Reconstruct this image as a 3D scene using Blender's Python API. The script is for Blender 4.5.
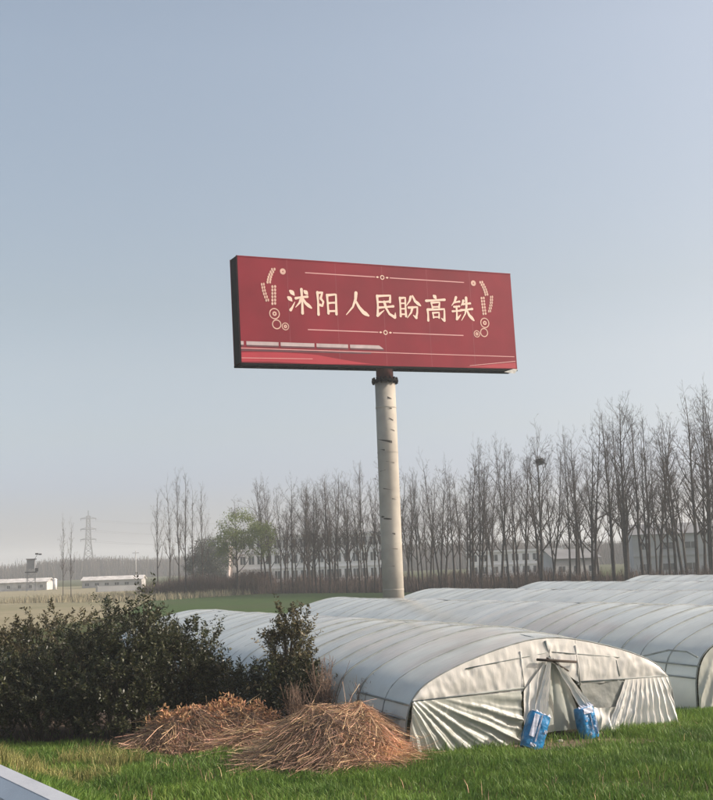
import bpy, math, random
import numpy as np
from mathutils import Vector, Matrix, noise as mnoise
rad = math.radians
scene = bpy.context.scene
for o in list(bpy.data.objects): bpy.data.objects.remove(o)
col = scene.collection

# ------------------------------------------------------------------ camera, sky, sun, exposure
CAM_H, F_PX, ROLL, PITCH = 4.2, 1150.0, rad(2.08), math.atan(162/1150)
R0 = Vector((1,0,0)); U0 = Vector((0,-math.sin(PITCH),math.cos(PITCH))); FW = Vector((0,math.cos(PITCH),math.sin(PITCH)))
CR = R0*math.cos(ROLL) - U0*math.sin(ROLL); CU = U0*math.cos(ROLL) + R0*math.sin(ROLL)
cd = bpy.data.cameras.new('camera'); cam = bpy.data.objects.new('camera', cd); col.objects.link(cam)
cam.matrix_world = Matrix(((CR.x,CU.x,-FW.x,0),(CR.y,CU.y,-FW.y,0),(CR.z,CU.z,-FW.z,CAM_H),(0,0,0,1)))
cd.sensor_fit = 'HORIZONTAL'; cd.sensor_width = 36; cd.lens = 36*F_PX/713
cd.clip_start = 0.05; cd.clip_end = 9000
scene.camera = cam

SUN_EL, SUN_AZ = rad(30), rad(87)            # azimuth clockwise from the viewing direction (+Y)
SUN = Vector((math.sin(SUN_AZ)*math.cos(SUN_EL), math.cos(SUN_AZ)*math.cos(SUN_EL), math.sin(SUN_EL)))
w = bpy.data.worlds.new('World'); scene.world = w; w.use_nodes = True
nt = w.node_tree; bgn = nt.nodes['Background']
sky = nt.nodes.new('ShaderNodeTexSky'); sky.sky_type = 'NISHITA'; sky.sun_disc = False
sky.sun_elevation = SUN_EL; sky.sun_rotation = SUN_AZ
sky.altitude = 0; sky.air_density = 1.0; sky.dust_density = 2.4; sky.ozone_density = 1.0
# spring haze whitens the clear sky the same way all round: a tint that depends on elevation only
tcw = nt.nodes.new('ShaderNodeTexCoord'); sep = nt.nodes.new('ShaderNodeSeparateXYZ'); nt.links.new(tcw.outputs['Generated'], sep.inputs[0])
rampw = nt.nodes.new('ShaderNodeValToRGB'); nt.links.new(sep.outputs['Z'], rampw.inputs['Fac'])
tints = [(0.0,(1.24,1.32,1.85)),(0.07,(1.32,1.30,1.66)),(0.113,(1.56,1.41,1.44)),(0.17,(1.80,1.53,1.38)),(0.225,(1.86,1.56,1.32)),(0.42,(2.38,1.97,1.60)),(1.0,(2.5,2.1,1.65))]
while len(rampw.color_ramp.elements) < len(tints): rampw.color_ramp.elements.new(0.5)
for e, (pos, c) in zip(rampw.color_ramp.elements, tints): e.position = pos; e.color = (c[0]/3, c[1]/3, c[2]/3, 1)
vm = nt.nodes.new('ShaderNodeVectorMath'); vm.operation = 'MULTIPLY'; vm2 = nt.nodes.new('ShaderNodeVectorMath'); vm2.operation = 'SCALE'; vm2.inputs['Scale'].default_value = 2.0
nt.links.new(sky.outputs[0], vm.inputs[0]); nt.links.new(rampw.outputs['Color'], vm.inputs[1]); nt.links.new(vm.outputs[0], vm2.inputs[0]); nt.links.new(vm2.outputs[0], bgn.inputs['Color'])
bgn.inputs['Strength'].default_value = 0.15
sl = bpy.data.lights.new('sun', 'SUN'); sl.energy = 5.0; sl.angle = rad(1.5); sl.color = (1.0, 0.91, 0.80)
so = bpy.data.objects.new('sun', sl); col.objects.link(so); so.location = (60, -10, 60)
so.rotation_euler = SUN.to_track_quat('Z', 'Y').to_euler()
vs = scene.view_settings; vs.view_transform = 'Standard'; vs.look = 'None'; vs.gamma = 1.0; vs.exposure = 0.2
scene.cycles.volume_bounces = 1; scene.cycles.max_bounces = 8; scene.cycles.transparent_max_bounces = 16

# ------------------------------------------------------------------ helpers
def ray(x, y):
    d = FW*F_PX + CR*(x-356.5) - CU*(y-400)
    return d/d.y
def at_z(x, y, z=0.0):
    d = ray(x, y); k = (z-CAM_H)/d.z
    return Vector((0,0,CAM_H)) + d*k
def at_d(x, y, Y): return Vector((0,0,CAM_H)) + ray(x, y)*Y

def node_mat(name, base, rough=0.8, var=0.25, scale=3.0, second=None, bump=0.0, bump_scale=20.0, metallic=0.0,
             spec=0.3, island=0.0, obj_space=True, trans=0.0, alpha=1.0):
    """principled material: colour varied by noise (and per loose piece), optional bump / translucency"""
    m = bpy.data.materials.new(name); m.use_nodes = True
    t = m.node_tree; N = t.nodes; L = t.links; b = N['Principled BSDF']
    tc = N.new('ShaderNodeTexCoord')
    nz = N.new('ShaderNodeTexNoise'); nz.inputs['Scale'].default_value = scale; nz.inputs['Detail'].default_value = 6
    L.new(tc.outputs['Object'], nz.inputs['Vector'])
    rp = N.new('ShaderNodeValToRGB'); rp.color_ramp.elements[0].position = 0.3; rp.color_ramp.elements[1].position = 0.7
    sec = second if second else tuple(c*(1-var) for c in base)
    rp.color_ramp.elements[0].color = (*sec, 1); rp.color_ramp.elements[1].color = (*[min(1, c*(1+(0 if second else var*0.5))) for c in base], 1)
    L.new(nz.outputs['Fac'], rp.inputs['Fac'])
    out = rp.outputs['Color']
    if island > 0:
        g = N.new('ShaderNodeNewGeometry'); hsv = N.new('ShaderNodeHueSaturation')
        mr = N.new('ShaderNodeMapRange'); mr.inputs['To Min'].default_value = 1-island; mr.inputs['To Max'].default_value = 1+island
        L.new(g.outputs['Random Per Island'], mr.inputs['Value']); L.new(mr.outputs['Result'], hsv.inputs['Value'])
        mh = N.new('ShaderNodeMapRange'); mh.inputs['To Min'].default_value = 0.5-island*0.05; mh.inputs['To Max'].default_value = 0.5+island*0.05
        mm = N.new('ShaderNodeMath'); mm.operation = 'FRACT'; ml = N.new('ShaderNodeMath'); ml.operation = 'MULTIPLY'; ml.inputs[1].default_value = 7.31
        L.new(g.outputs['Random Per Island'], ml.inputs[0]); L.new(ml.outputs[0], mm.inputs[0]); L.new(mm.outputs[0], mh.inputs['Value'])
        L.new(mh.outputs['Result'], hsv.inputs['Hue']); L.new(out, hsv.inputs['Color']); out = hsv.outputs['Color']
    L.new(out, b.inputs['Base Color'])
    b.inputs['Roughness'].default_value = rough; b.inputs['Metallic'].default_value = metallic
    b.inputs['Specular IOR Level'].default_value = spec
    if bump > 0:
        n2 = N.new('ShaderNodeTexNoise'); n2.inputs['Scale'].default_value = bump_scale; n2.inputs['Detail'].default_value = 5
        L.new(tc.outputs['Object'], n2.inputs['Vector'])
        bp = N.new('ShaderNodeBump'); bp.inputs['Strength'].default_value = bump; bp.inputs['Distance'].default_value = 0.05
        L.new(n2.outputs['Fac'], bp.inputs['Height']); L.new(bp.outputs['Normal'], b.inputs['Normal'])
    if trans > 0:
        tr = N.new('ShaderNodeBsdfTranslucent'); L.new(out, tr.inputs['Color'])
        mx = N.new('ShaderNodeMixShader'); mx.inputs[0].default_value = trans
        L.new(b.outputs[0], mx.inputs[1]); L.new(tr.outputs[0], mx.inputs[2]); L.new(mx.outputs[0], N['Material Output'].inputs['Surface'])
    return m

class MB:
    def __init__(s): s.v = []; s.f = []
    def quad(s, a, b, c, d):
        n = len(s.v); s.v += [tuple(a), tuple(b), tuple(c), tuple(d)]; s.f.append((n,n+1,n+2,n+3))
    def poly(s, pts):
        n = len(s.v); s.v += [tuple(p) for p in pts]; s.f.append(tuple(range(n, n+len(pts))))
    def box(s, x0, x1, y0, y1, z0, z1):
        n = len(s.v)
        s.v += [(x,y,z) for z in (z0,z1) for y in (y0,y1) for x in (x0,x1)]
        for q in ((0,2,3,1),(4,5,7,6),(0,1,5,4),(2,6,7,3),(0,4,6,2),(1,3,7,5)): s.f.append(tuple(n+i for i in q))
    def tube(s, pts, rads, sides=6, cap=True):
        pts = [Vector(p) for p in pts]; n0 = len(s.v); k = len(pts)
        if not hasattr(rads, '__len__'): rads = [rads]*k
        ref = None
        for i, p in enumerate(pts):
            d = (pts[min(i+1,k-1)]-pts[max(i-1,0)])
            if d.length < 1e-9: d = Vector((0,0,1))
            d.normalize()
            if ref is None:
                ref = Vector((0,0,1)).cross(d) if abs(d.z) < 0.9 else Vector((1,0,0)).cross(d)
            a = (ref - d*ref.dot(d))
            if a.length < 1e-6: a = d.orthogonal()
            a.normalize(); ref = a; b = d.cross(a)
            for j in range(sides):
                t = 2*math.pi*j/sides
                s.v.append(tuple(p + (a*math.cos(t)+b*math.sin(t))*rads[i]))
        for i in range(k-1):
            for j in range(sides):
                j2 = (j+1) % sides
                s.f.append((n0+i*sides+j, n0+i*sides+j2, n0+(i+1)*sides+j2, n0+(i+1)*sides+j))
        if cap:
            s.f.append(tuple(n0+j for j in reversed(range(sides)))); s.f.append(tuple(n0+(k-1)*sides+j for j in range(sides)))
    def bar(s, a, b, wd, dp=None):
        """rectangular bar a->b"""
        a = Vector(a); b = Vector(b); d = (b-a).normalized(); dp = dp or wd
        u = d.cross(Vector((0,0,1))) if abs(d.z) < 0.95 else d.cross(Vector((0,1,0)))
        u.normalize(); v = d.cross(u); n = len(s.v)
        for p in (a, b):
            for su, sv in ((-1,-1),(1,-1),(1,1),(-1,1)): s.v.append(tuple(p+u*su*wd/2+v*sv*dp/2))
        for q in ((0,3,2,1),(4,5,6,7),(0,1,5,4),(1,2,6,5),(2,3,7,6),(3,0,4,7)): s.f.append(tuple(n+i for i in q))
    def grid(s, fn, nu, nv):
        n = len(s.v)
        for i in range(nu+1):
            for j in range(nv+1): s.v.append(tuple(fn(i/nu, j/nv)))
        for i in range(nu):
            for j in range(nv):
                a = n+i*(nv+1)+j; s.f.append((a, a+1, a+nv+2, a+nv+1))
    def mesh(s, name, mat, smooth=False):
        me = bpy.data.meshes.new(name); me.from_pydata(s.v, [], s.f)
        if mat: me.materials.append(mat)
        if smooth: me.polygons.foreach_set('use_smooth', [True]*len(me.polygons))
        me.update(); return me
    def build(s, name, mat, parent=None, smooth=False):
        return link(name, s.mesh(name, mat, smooth), parent)

def link(name, me, parent=None):
    o = bpy.data.objects.new(name, me); col.objects.link(o)
    if parent is not None: o.parent = parent
    return o
def np_mesh(name, verts, faces_n, mat):
    """verts (N*k,3): consecutive groups of k vertices are one face of k corners"""
    V = np.asarray(verts, np.float32).reshape(-1, 3); k = faces_n; n = len(V)//k
    me = bpy.data.meshes.new(name); me.vertices.add(len(V)); me.vertices.foreach_set('co', V.ravel())
    me.loops.add(n*k); me.loops.foreach_set('vertex_index', np.arange(n*k, dtype=np.int32))
    me.polygons.add(n); me.polygons.foreach_set('loop_start', np.arange(0, n*k, k, dtype=np.int32))
    me.update(calc_edges=True); me.materials.append(mat); return me
def thing(name, label, cat, loc=(0,0,0), rz=0.0, group=None):
    o = bpy.data.objects.new(name, None); col.objects.link(o); o.location = loc; o.rotation_euler = (0,0,rz)
    o.empty_display_size = 0.2
    return tag(o, label, cat, group)
def tag(o, label, cat, group=None, kind=None):
    if label: o['label'] = label
    if cat: o['category'] = cat
    if group: o['group'] = group
    if kind: o['kind'] = kind
    return o
def struct(o): o['kind'] = 'structure'; return o
def copy_tree(root, loc, rz, scale, label, group=None, mats=None):
    r = root.copy(); col.objects.link(r); r.location = loc; r.rotation_euler = rz if hasattr(rz, '__len__') else (0,0,rz); r.scale = scale
    r['label'] = label
    if group: r['group'] = group
    for ch in kids[root.name]:
        c = ch.copy(); col.objects.link(c); c.parent = r
    return r
kids = {}
def vnoise(x, y, s, seed=0):
    """cheap smooth numpy noise in -1..1"""
    r = np.random.RandomState(seed); out = 0
    for k in range(7):
        a = r.uniform(0, 2*np.pi); f = s*r.uniform(0.5, 1.9); p = r.uniform(0, 6.28)
        out = out + np.sin((x*np.cos(a)+y*np.sin(a))*f + p + 1.3*np.sin((y*np.cos(a)-x*np.sin(a))*f*0.7+p*2))
    return out/4.0
ORD = 'first second third fourth fifth sixth seventh eighth ninth tenth eleventh twelfth thirteenth fourteenth fifteenth sixteenth seventeenth eighteenth nineteenth twentieth'.split()
def ordinal(n):
    if n <= 20: return ORD[n-1]
    tens = {2:'twenty',3:'thirty',4:'forty',5:'fifty'}[n//10]
    return tens.replace('ty','tieth') if n % 10 == 0 else tens+'-'+ORD[n % 10-1]

# ------------------------------------------------------------------ materials
M = {}
M['red'] = node_mat('red_vinyl', (0.195,0.009,0.022), 0.6, 0.22, 0.35, bump=0.25, bump_scale=0.5, spec=0.2)
M['seam'] = node_mat('overlapped_vinyl', (0.20,0.015,0.03), 0.4, 0.3, 1, spec=0.5)
M['redwave'] = node_mat('bright_red_print', (0.36,0.018,0.036), 0.45, 0.2, 0.5, spec=0.4)
M['cream'] = node_mat('cream_print', (0.76,0.57,0.47), 0.5, 0.06, 2, spec=0.4)
M['gold'] = node_mat('pale_gold_print', (0.62,0.40,0.33), 0.5, 0.15, 2, spec=0.4)
M['pinkline'] = node_mat('pink_print', (0.58,0.30,0.30), 0.5, 0.06, 2, spec=0.4)
M['trainwhite'] = node_mat('pale_train_print', (0.44,0.36,0.37), 0.5, 0.2, 2, spec=0.4)
M['traindark'] = node_mat('dark_train_print', (0.10,0.03,0.045), 0.5, 0.2, 2, spec=0.4)
M['black'] = node_mat('dark_painted_steel', (0.005,0.005,0.006), 0.8, 0.3, 2, spec=0.08)
M['flange'] = node_mat('rusty_flange', (0.07,0.022,0.018), 0.7, 0.4, 4)
M['pole'] = node_mat('weathered_cream_steel', (0.37,0.345,0.30), 0.7, 0.20, 0.9, bump=0.1, bump_scale=3)
M['band'] = node_mat('dark_scuffed_band', (0.10,0.09,0.08), 0.8, 0.5, 6)
M['galv'] = node_mat('galvanised_steel', (0.62,0.63,0.65), 0.45, 0.10, 6, metallic=0.35, spec=0.5, bump=0.05, bump_scale=60)
M['pipe'] = node_mat('dull_grey_pipe', (0.22,0.245,0.24), 0.6, 0.3, 4)
M['bark'] = node_mat('grey_brown_bark', (0.050,0.044,0.041), 0.9, 0.4, 6)
M['twig'] = node_mat('dark_twigs', (0.066,0.052,0.046), 0.9, 0.3, 3)
M['budgreen'] = node_mat('spring_leaves', (0.19,0.235,0.085), 0.7, 0.3, 1, island=0.3, trans=0.3)
M['darkleaf'] = node_mat('grey_green_needles', (0.10,0.115,0.095), 0.8, 0.3, 1, island=0.3, trans=0.15)  # haze put into the colour: base lightened so the far crown looks hazy
M['shrubleaf'] = node_mat('dark_glossy_leaves', (0.050,0.056,0.024), 0.42, 0.5, 0.9, island=0.65, spec=0.4, trans=0.25)
M['oliveleaf'] = node_mat('olive_leaves', (0.098,0.088,0.042), 0.5, 0.5, 0.9, island=0.6, spec=0.4, trans=0.25)
M['stem'] = node_mat('shrub_stem', (0.05,0.04,0.03), 0.9, 0.3, 4)
M['scrub'] = node_mat('dry_scrub', (0.115,0.082,0.070), 0.9, 0.35, 0.3, island=0.35)
M['straw'] = node_mat('dry_stalks', (0.62,0.41,0.265), 0.7, 0.5, 1.1, island=0.6, trans=0.1)
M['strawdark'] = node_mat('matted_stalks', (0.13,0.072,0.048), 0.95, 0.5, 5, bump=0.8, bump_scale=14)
M['deadleaf'] = node_mat('curled_dead_leaves', (0.58,0.34,0.19), 0.65, 0.35, 2, island=0.4, trans=0.15)
M['deadstem'] = node_mat('dead_brown_stems', (0.21,0.145,0.11), 0.85, 0.4, 3)
M['grass'] = node_mat('grass_blades', (0.165,0.265,0.046), 0.55, 0.25, 0.45, second=(0.060,0.130,0.022), island=0.35, trans=0.3)
M['weed'] = node_mat('yellow_green_weeds', (0.29,0.28,0.10), 0.6, 0.3, 1.0, island=0.4, trans=0.3)
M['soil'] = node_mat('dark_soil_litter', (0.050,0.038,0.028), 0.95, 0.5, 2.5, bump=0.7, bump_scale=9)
M['litter'] = node_mat('trampled_soil', (0.17,0.13,0.085), 0.95, 0.5, 3.5, bump=0.8, bump_scale=10)
M['asphalt'] = node_mat('asphalt', (0.05,0.05,0.052), 0.9, 0.3, 8, bump=0.4, bump_scale=60)
M['paint'] = node_mat('road_paint', (0.7,0.7,0.68), 0.7, 0.2, 8)
M['concretewhite'] = node_mat('white_render', (0.82,0.80,0.78), 0.85, 0.15, 0.3)
M['dulledwhite'] = node_mat('dull_white_sheet', (0.52,0.51,0.50), 0.85, 0.35, 0.8)  # dimmer, mottled white for the far sheds
M['concretepink'] = node_mat('pale_pink_render', (0.58,0.50,0.47), 0.85, 0.15, 0.3)
M['greyroof'] = node_mat('grey_sheet_roof', (0.18,0.185,0.195), 0.7, 0.25, 0.3)
M['greywall'] = node_mat('grey_sheet_wall', (0.40,0.40,0.40), 0.8, 0.2, 0.3)
M['glass'] = node_mat('dark_window_glass', (0.04,0.05,0.055), 0.15, 0.3, 2, spec=0.6)
M['farsteel'] = node_mat('grey_lattice_steel', (0.16,0.17,0.19), 0.6, 0.2, 1)
M['blue'] = node_mat('blue_plastic_wrap', (0.012,0.20,0.46), 0.28, 0.5, 5, spec=0.6, bump=0.5, bump_scale=10)
M['bluewhite'] = node_mat('pale_lilac_plastic', (0.50,0.54,0.68), 0.35, 0.3, 6, spec=0.5, bump=0.4, bump_scale=10)
M['scrap'] = node_mat('torn_plastic', (0.62,0.62,0.60), 0.4, 0.25, 5, spec=0.5, trans=0.3)
M['wood'] = node_mat('weathered_wood_and_door_shade', (0.06,0.048,0.04), 0.9, 0.4, 8)  # wood of the door sticks, also colours the painted shade in the doorway
M['stone'] = node_mat('pale_rubble', (0.38,0.35,0.30), 0.9, 0.3, 5, bump=0.5, bump_scale=12)
M['nest'] = node_mat('nest_twigs', (0.025,0.02,0.02), 0.95, 0.3, 5)

def film_mat(name, colr, trans_amt, clear, rough, wr_scale, bump):
    m = bpy.data.materials.new(name); m.use_nodes = True; t = m.node_tree; N = t.nodes; L = t.links
    N.remove(N['Principled BSDF']); out = N['Material Output']
    tc = N.new('ShaderNodeTexCoord'); mp = N.new('ShaderNodeMapping'); mp.inputs['Scale'].default_value = wr_scale
    L.new(tc.outputs['Object'], mp.inputs['Vector'])
    nz = N.new('ShaderNodeTexNoise'); nz.inputs['Scale'].default_value = 1.0; nz.inputs['Detail'].default_value = 5; L.new(mp.outputs[0], nz.inputs['Vector'])
    n2 = N.new('ShaderNodeTexNoise'); n2.inputs['Scale'].default_value = 0.5; n2.inputs['Detail'].default_value = 6; L.new(tc.outputs['Object'], n2.inputs['Vector'])
    rp = N.new('ShaderNodeValToRGB'); rp.color_ramp.elements[0].position = 0.3; rp.color_ramp.elements[1].position = 0.72
    rp.color_ramp.elements[0].color = (*[c*0.70 for c in colr], 1); rp.color_ramp.elements[1].color = (*colr, 1); L.new(n2.outputs['Fac'], rp.inputs['Fac'])
    bp = N.new('ShaderNodeBump'); bp.inputs['Strength'].default_value = bump; bp.inputs['Distance'].default_value = 0.04; L.new(nz.outputs['Fac'], bp.inputs['Height'])
    d = N.new('ShaderNodeBsdfDiffuse'); tr = N.new('ShaderNodeBsdfTranslucent'); gl = N.new('ShaderNodeBsdfGlossy'); tp = N.new('ShaderNodeBsdfTransparent')
    for n in (d, tr): L.new(rp.outputs['Color'], n.inputs['Color'])
    for n in (d, tr, gl): L.new(bp.outputs['Normal'], n.inputs['Normal'])
    gl.inputs['Roughness'].default_value = rough
    m1 = N.new('ShaderNodeMixShader'); m1.inputs[0].default_value = trans_amt; L.new(d.outputs[0], m1.inputs[1]); L.new(tr.outputs[0], m1.inputs[2])
    m2 = N.new('ShaderNodeMixShader'); m2.inputs[0].default_value = clear; L.new(m1.outputs[0], m2.inputs[1]); L.new(tp.outputs[0], m2.inputs[2])
    fr = N.new('ShaderNodeFresnel'); fr.inputs['IOR'].default_value = 1.5; L.new(bp.outputs['Normal'], fr.inputs['Normal'])
    m3 = N.new('ShaderNodeMixShader'); L.new(fr.outputs[0], m3.inputs[0]); L.new(m2.outputs[0], m3.inputs[1]); L.new(gl.outputs[0], m3.inputs[2])
    L.new(m3.outputs[0], out.inputs['Surface']); return m
M['film'] = film_mat('greenhouse_film', (0.87,0.93,0.91), 0.22, 0.16, 0.22, (0.9,3.0,1.5), 0.55)
M['endfilm'] = film_mat('cream_end_film', (0.90,0.89,0.86), 0.18, 0.05, 0.40, (4.0,4.0,1.8), 0.5)
M['endfilmgreen'] = film_mat('greenish_end_film', (0.80,0.84,0.77), 0.36, 0.16, 0.40, (4.0,4.0,1.8), 0.5)
M['vent'] = film_mat('grey_vent_net', (0.40,0.42,0.40), 0.2, 0.10, 0.6, (8,8,8), 0.4)

# ground material: green field with soil showing through
def ground_mat(name, c1, c2, s1, c3=None):
    m = bpy.data.materials.new(name); m.use_nodes = True; t = m.node_tree; N = t.nodes; L = t.links; b = N['Principled BSDF']
    tc = N.new('ShaderNodeTexCoord')
    n1 = N.new('ShaderNodeTexNoise'); n1.inputs['Scale'].default_value = s1; n1.inputs['Detail'].default_value = 9; n1.inputs['Roughness'].default_value = 0.65
    n2 = N.new('ShaderNodeTexNoise'); n2.inputs['Scale'].default_value = s1*0.07; n2.inputs['Detail'].default_value = 4
    for n in (n1, n2): L.new(tc.outputs['Object'], n.inputs['Vector'])
    r = N.new('ShaderNodeValToRGB'); r.color_ramp.elements[0].position = 0.35; r.color_ramp.elements[1].position = 0.65
    r.color_ramp.elements[0].color = (*c1,1); r.color_ramp.elements[1].color = (*c2,1); L.new(n1.outputs['Fac'], r.inputs['Fac'])
    mx = N.new('ShaderNodeMixRGB'); mx.inputs['Color2'].default_value = (*(c3 or c1),1)
    r2 = N.new('ShaderNodeValToRGB'); r2.color_ramp.elements[0].position = 0.48; r2.color_ramp.elements[1].position = 0.62; L.new(n2.outputs['Fac'], r2.inputs['Fac'])
    L.new(r2.outputs['Color'], mx.inputs['Fac']); L.new(r.outputs['Color'], mx.inputs['Color1']); L.new(mx.outputs[0], b.inputs['Base Color'])
    b.inputs['Roughness'].default_value = 0.95; b.inputs['Specular IOR Level'].default_value = 0.1
    bp = N.new('ShaderNodeBump'); bp.inputs['Strength'].default_value = 0.6; bp.inputs['Distance'].default_value = 0.08
    L.new(n1.outputs['Fac'], bp.inputs['Height']); L.new(bp.outputs['Normal'], b.inputs['Normal']); return m
M['ground'] = ground_mat('rough_verge_ground', (0.040,0.045,0.018), (0.060,0.085,0.022), 1.6, (0.075,0.065,0.035))
M['wheat'] = ground_mat('green_wheat_field', (0.035,0.062,0.018), (0.050,0.088,0.024), 0.8, (0.048,0.070,0.026))
M['dryfield'] = ground_mat('dry_pale_grassland', (0.20,0.18,0.12), (0.26,0.235,0.155), 0.25, (0.15,0.15,0.085))

# ------------------------------------------------------------------ ground, fields, road
HD = rad(33); RA = Vector((-math.sin(HD), math.cos(HD), 0)); RQ = Vector((math.cos(HD), math.sin(HD), 0))    # road direction / to its right
def road_pt(q, s, z): p = RQ*q + RA*s; return (p.x, p.y, z)
RAIL_Q = RQ.dot(at_z(0, 768, 3.35))
ROAD_Z = 2.6
prof = [(-2400,0),(-24,0),(-17,ROAD_Z-0.02),(RAIL_Q+0.7,ROAD_Z-0.02),(RAIL_Q+1.6,ROAD_Z-0.35),(RAIL_Q+6.2,0),(2400,0)]
def slope_z(x, y):
    q = x*RQ.x + y*RQ.y
    return np.interp(q, [p[0] for p in prof], [p[1] for p in prof])
m = MB(); ss = [-2400,-100,-20,0,20,60,150,400,1000,2400]
for i in range(len(prof)-1):
    for j in range(len(ss)-1):
        m.quad(road_pt(prof[i][0],ss[j],prof[i][1]), road_pt(prof[i+1][0],ss[j],prof[i+1][1]), road_pt(prof[i+1][0],ss[j+1],prof[i+1][1]), road_pt(prof[i][0],ss[j+1],prof[i][1]))
struct(m.build('ground', M['ground']))
m = MB(); m.quad(road_pt(-15.5,-90,ROAD_Z), road_pt(RAIL_Q-0.15,-90,ROAD_Z), road_pt(RAIL_Q-0.15,380,ROAD_Z), road_pt(-15.5,380,ROAD_Z)); struct(m.build('road', M['asphalt']))
m = MB()
for q in (-14.7, RAIL_Q-1.0): m.quad(road_pt(q-.08,-90,ROAD_Z+.004), road_pt(q+.08,-90,ROAD_Z+.004), road_pt(q+.08,380,ROAD_Z+.004), road_pt(q-.08,380,ROAD_Z+.004))
for k in range(-6, 40): m.quad(road_pt(-6.7,k*9,ROAD_Z+.004), road_pt(-6.55,k*9,ROAD_Z+.004), road_pt(-6.55,k*9+4,ROAD_Z+.004), road_pt(-6.7,k*9+4,ROAD_Z+.004))
struct(m.build('road_marking', M['paint']))
def sheet(name, pts, z, mat):
    m = MB(); m.poly([(x,y,z) for x,y in pts]); return struct(m.build(name, mat))
def px_sheet(name, pix, z, mat): return sheet(name, [(at_z(x,y).x, at_z(x,y).y) for x, y in pix], z, mat)
px_sheet('green_field', [(128,612),(300,632),(560,640),(900,620),(900,566),(713,573),(560,584),(262,588),(206,590),(150,600)], 0.006, M['wheat'])
px_sheet('dry_field', [(-260,660),(-30,640),(126,614),(148,600),(205,589),(190,583),(100,586),(-60,589),(-260,592)], 0.005, M['dryfield'])
sheet('bare_patch', [(4.6+2.1*math.cos(k*.4)*(1+.15*math.sin(k*2.3)), 26.55+0.7*math.sin(k*.4)*(1+.2*math.sin(k*1.7))) for k in range(16)], 0.010, M['litter'])
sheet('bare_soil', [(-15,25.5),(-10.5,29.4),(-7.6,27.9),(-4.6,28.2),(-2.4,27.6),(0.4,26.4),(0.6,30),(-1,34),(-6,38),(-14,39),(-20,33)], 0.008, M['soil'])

# ------------------------------------------------------------------ guard rail beside the road
gr = thing('guard_rail', 'grey galvanised guard rail in the lower left corner', 'guard rail', road_pt(RAIL_Q, 3, ROAD_Z-0.02))
inv = -Vector(gr.location)
top = 3.35
beam = [(0.02,0.0),(-0.045,-0.012),(-0.085,-0.07),(-0.085,-0.10),(-0.02,-0.15),(-0.02,-0.17),(-0.085,-0.22),(-0.085,-0.25),(-0.04,-0.31),(0.0,-0.315)]
m = MB(); sA, sB = -12, 44
for i in range(len(beam)-1):
    for j in range(14):
        a0 = sA+(sB-sA)*j/14; a1 = sA+(sB-sA)*(j+1)/14
        (q0,z0),(q1,z1) = beam[i], beam[i+1]
        m.quad(Vector(road_pt(RAIL_Q+q0,a0,top+z0))+inv, Vector(road_pt(RAIL_Q+q1,a0,top+z1))+inv, Vector(road_pt(RAIL_Q+q1,a1,top+z1))+inv, Vector(road_pt(RAIL_Q+q0,a1,top+z0))+inv)
ob = m.build('rail_beam', M['galv'], gr); sd = ob.modifiers.new('thick', 'SOLIDIFY'); sd.thickness = 0.006
for k in range(-3, 11):
    s_ = k*4.0
    m = MB(); m.tube([Vector(road_pt(RAIL_Q+0.14,s_,ROAD_Z-0.3))+inv, Vector(road_pt(RAIL_Q+0.14,s_,top-0.03))+inv], 0.057, 10); m.build('post', M['galv'], gr, True)
    m = MB(); m.bar(Vector(road_pt(RAIL_Q-0.015,s_,top-0.16))+inv, Vector(road_pt(RAIL_Q+0.09,s_,top-0.16))+inv, 0.09, 0.16); m.build('spacer_block', M['galv'], gr)

# ------------------------------------------------------------------ billboard
BW, BH, BT, BZ = 18.0, 6.0, 1.05, 15.38
YAW = rad(26.1)
PX, PY = 1.695, 66.2
U_POLE = 9.09
TILT = 0.021                                # the sign box sits slightly out of level on its column
bb = thing('billboard', 'tall red billboard with cream Chinese lettering on a single pale round pole', 'billboard', (PX,PY,0), YAW)
x0, x1, yf, yb = -U_POLE, BW-U_POLE, -BT/2, BT/2
rng = random.Random(3)
m = MB()
m.tube([(0,0,-0.2),(0,0,5.2),(0,0,10.4),(0,0,14.55)], [0.605,0.60,0.595,0.59], 40); pole = m.build('pole', M['pole'], bb, True)
for z_ in (2.6, 5.2, 7.8, 10.4, 13.0):
    m = MB(); m.tube([(0,0,z_-0.03),(0,0,z_+0.03)], 0.61, 40); m.build('weld_seam', M['pole'], pole)
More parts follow.
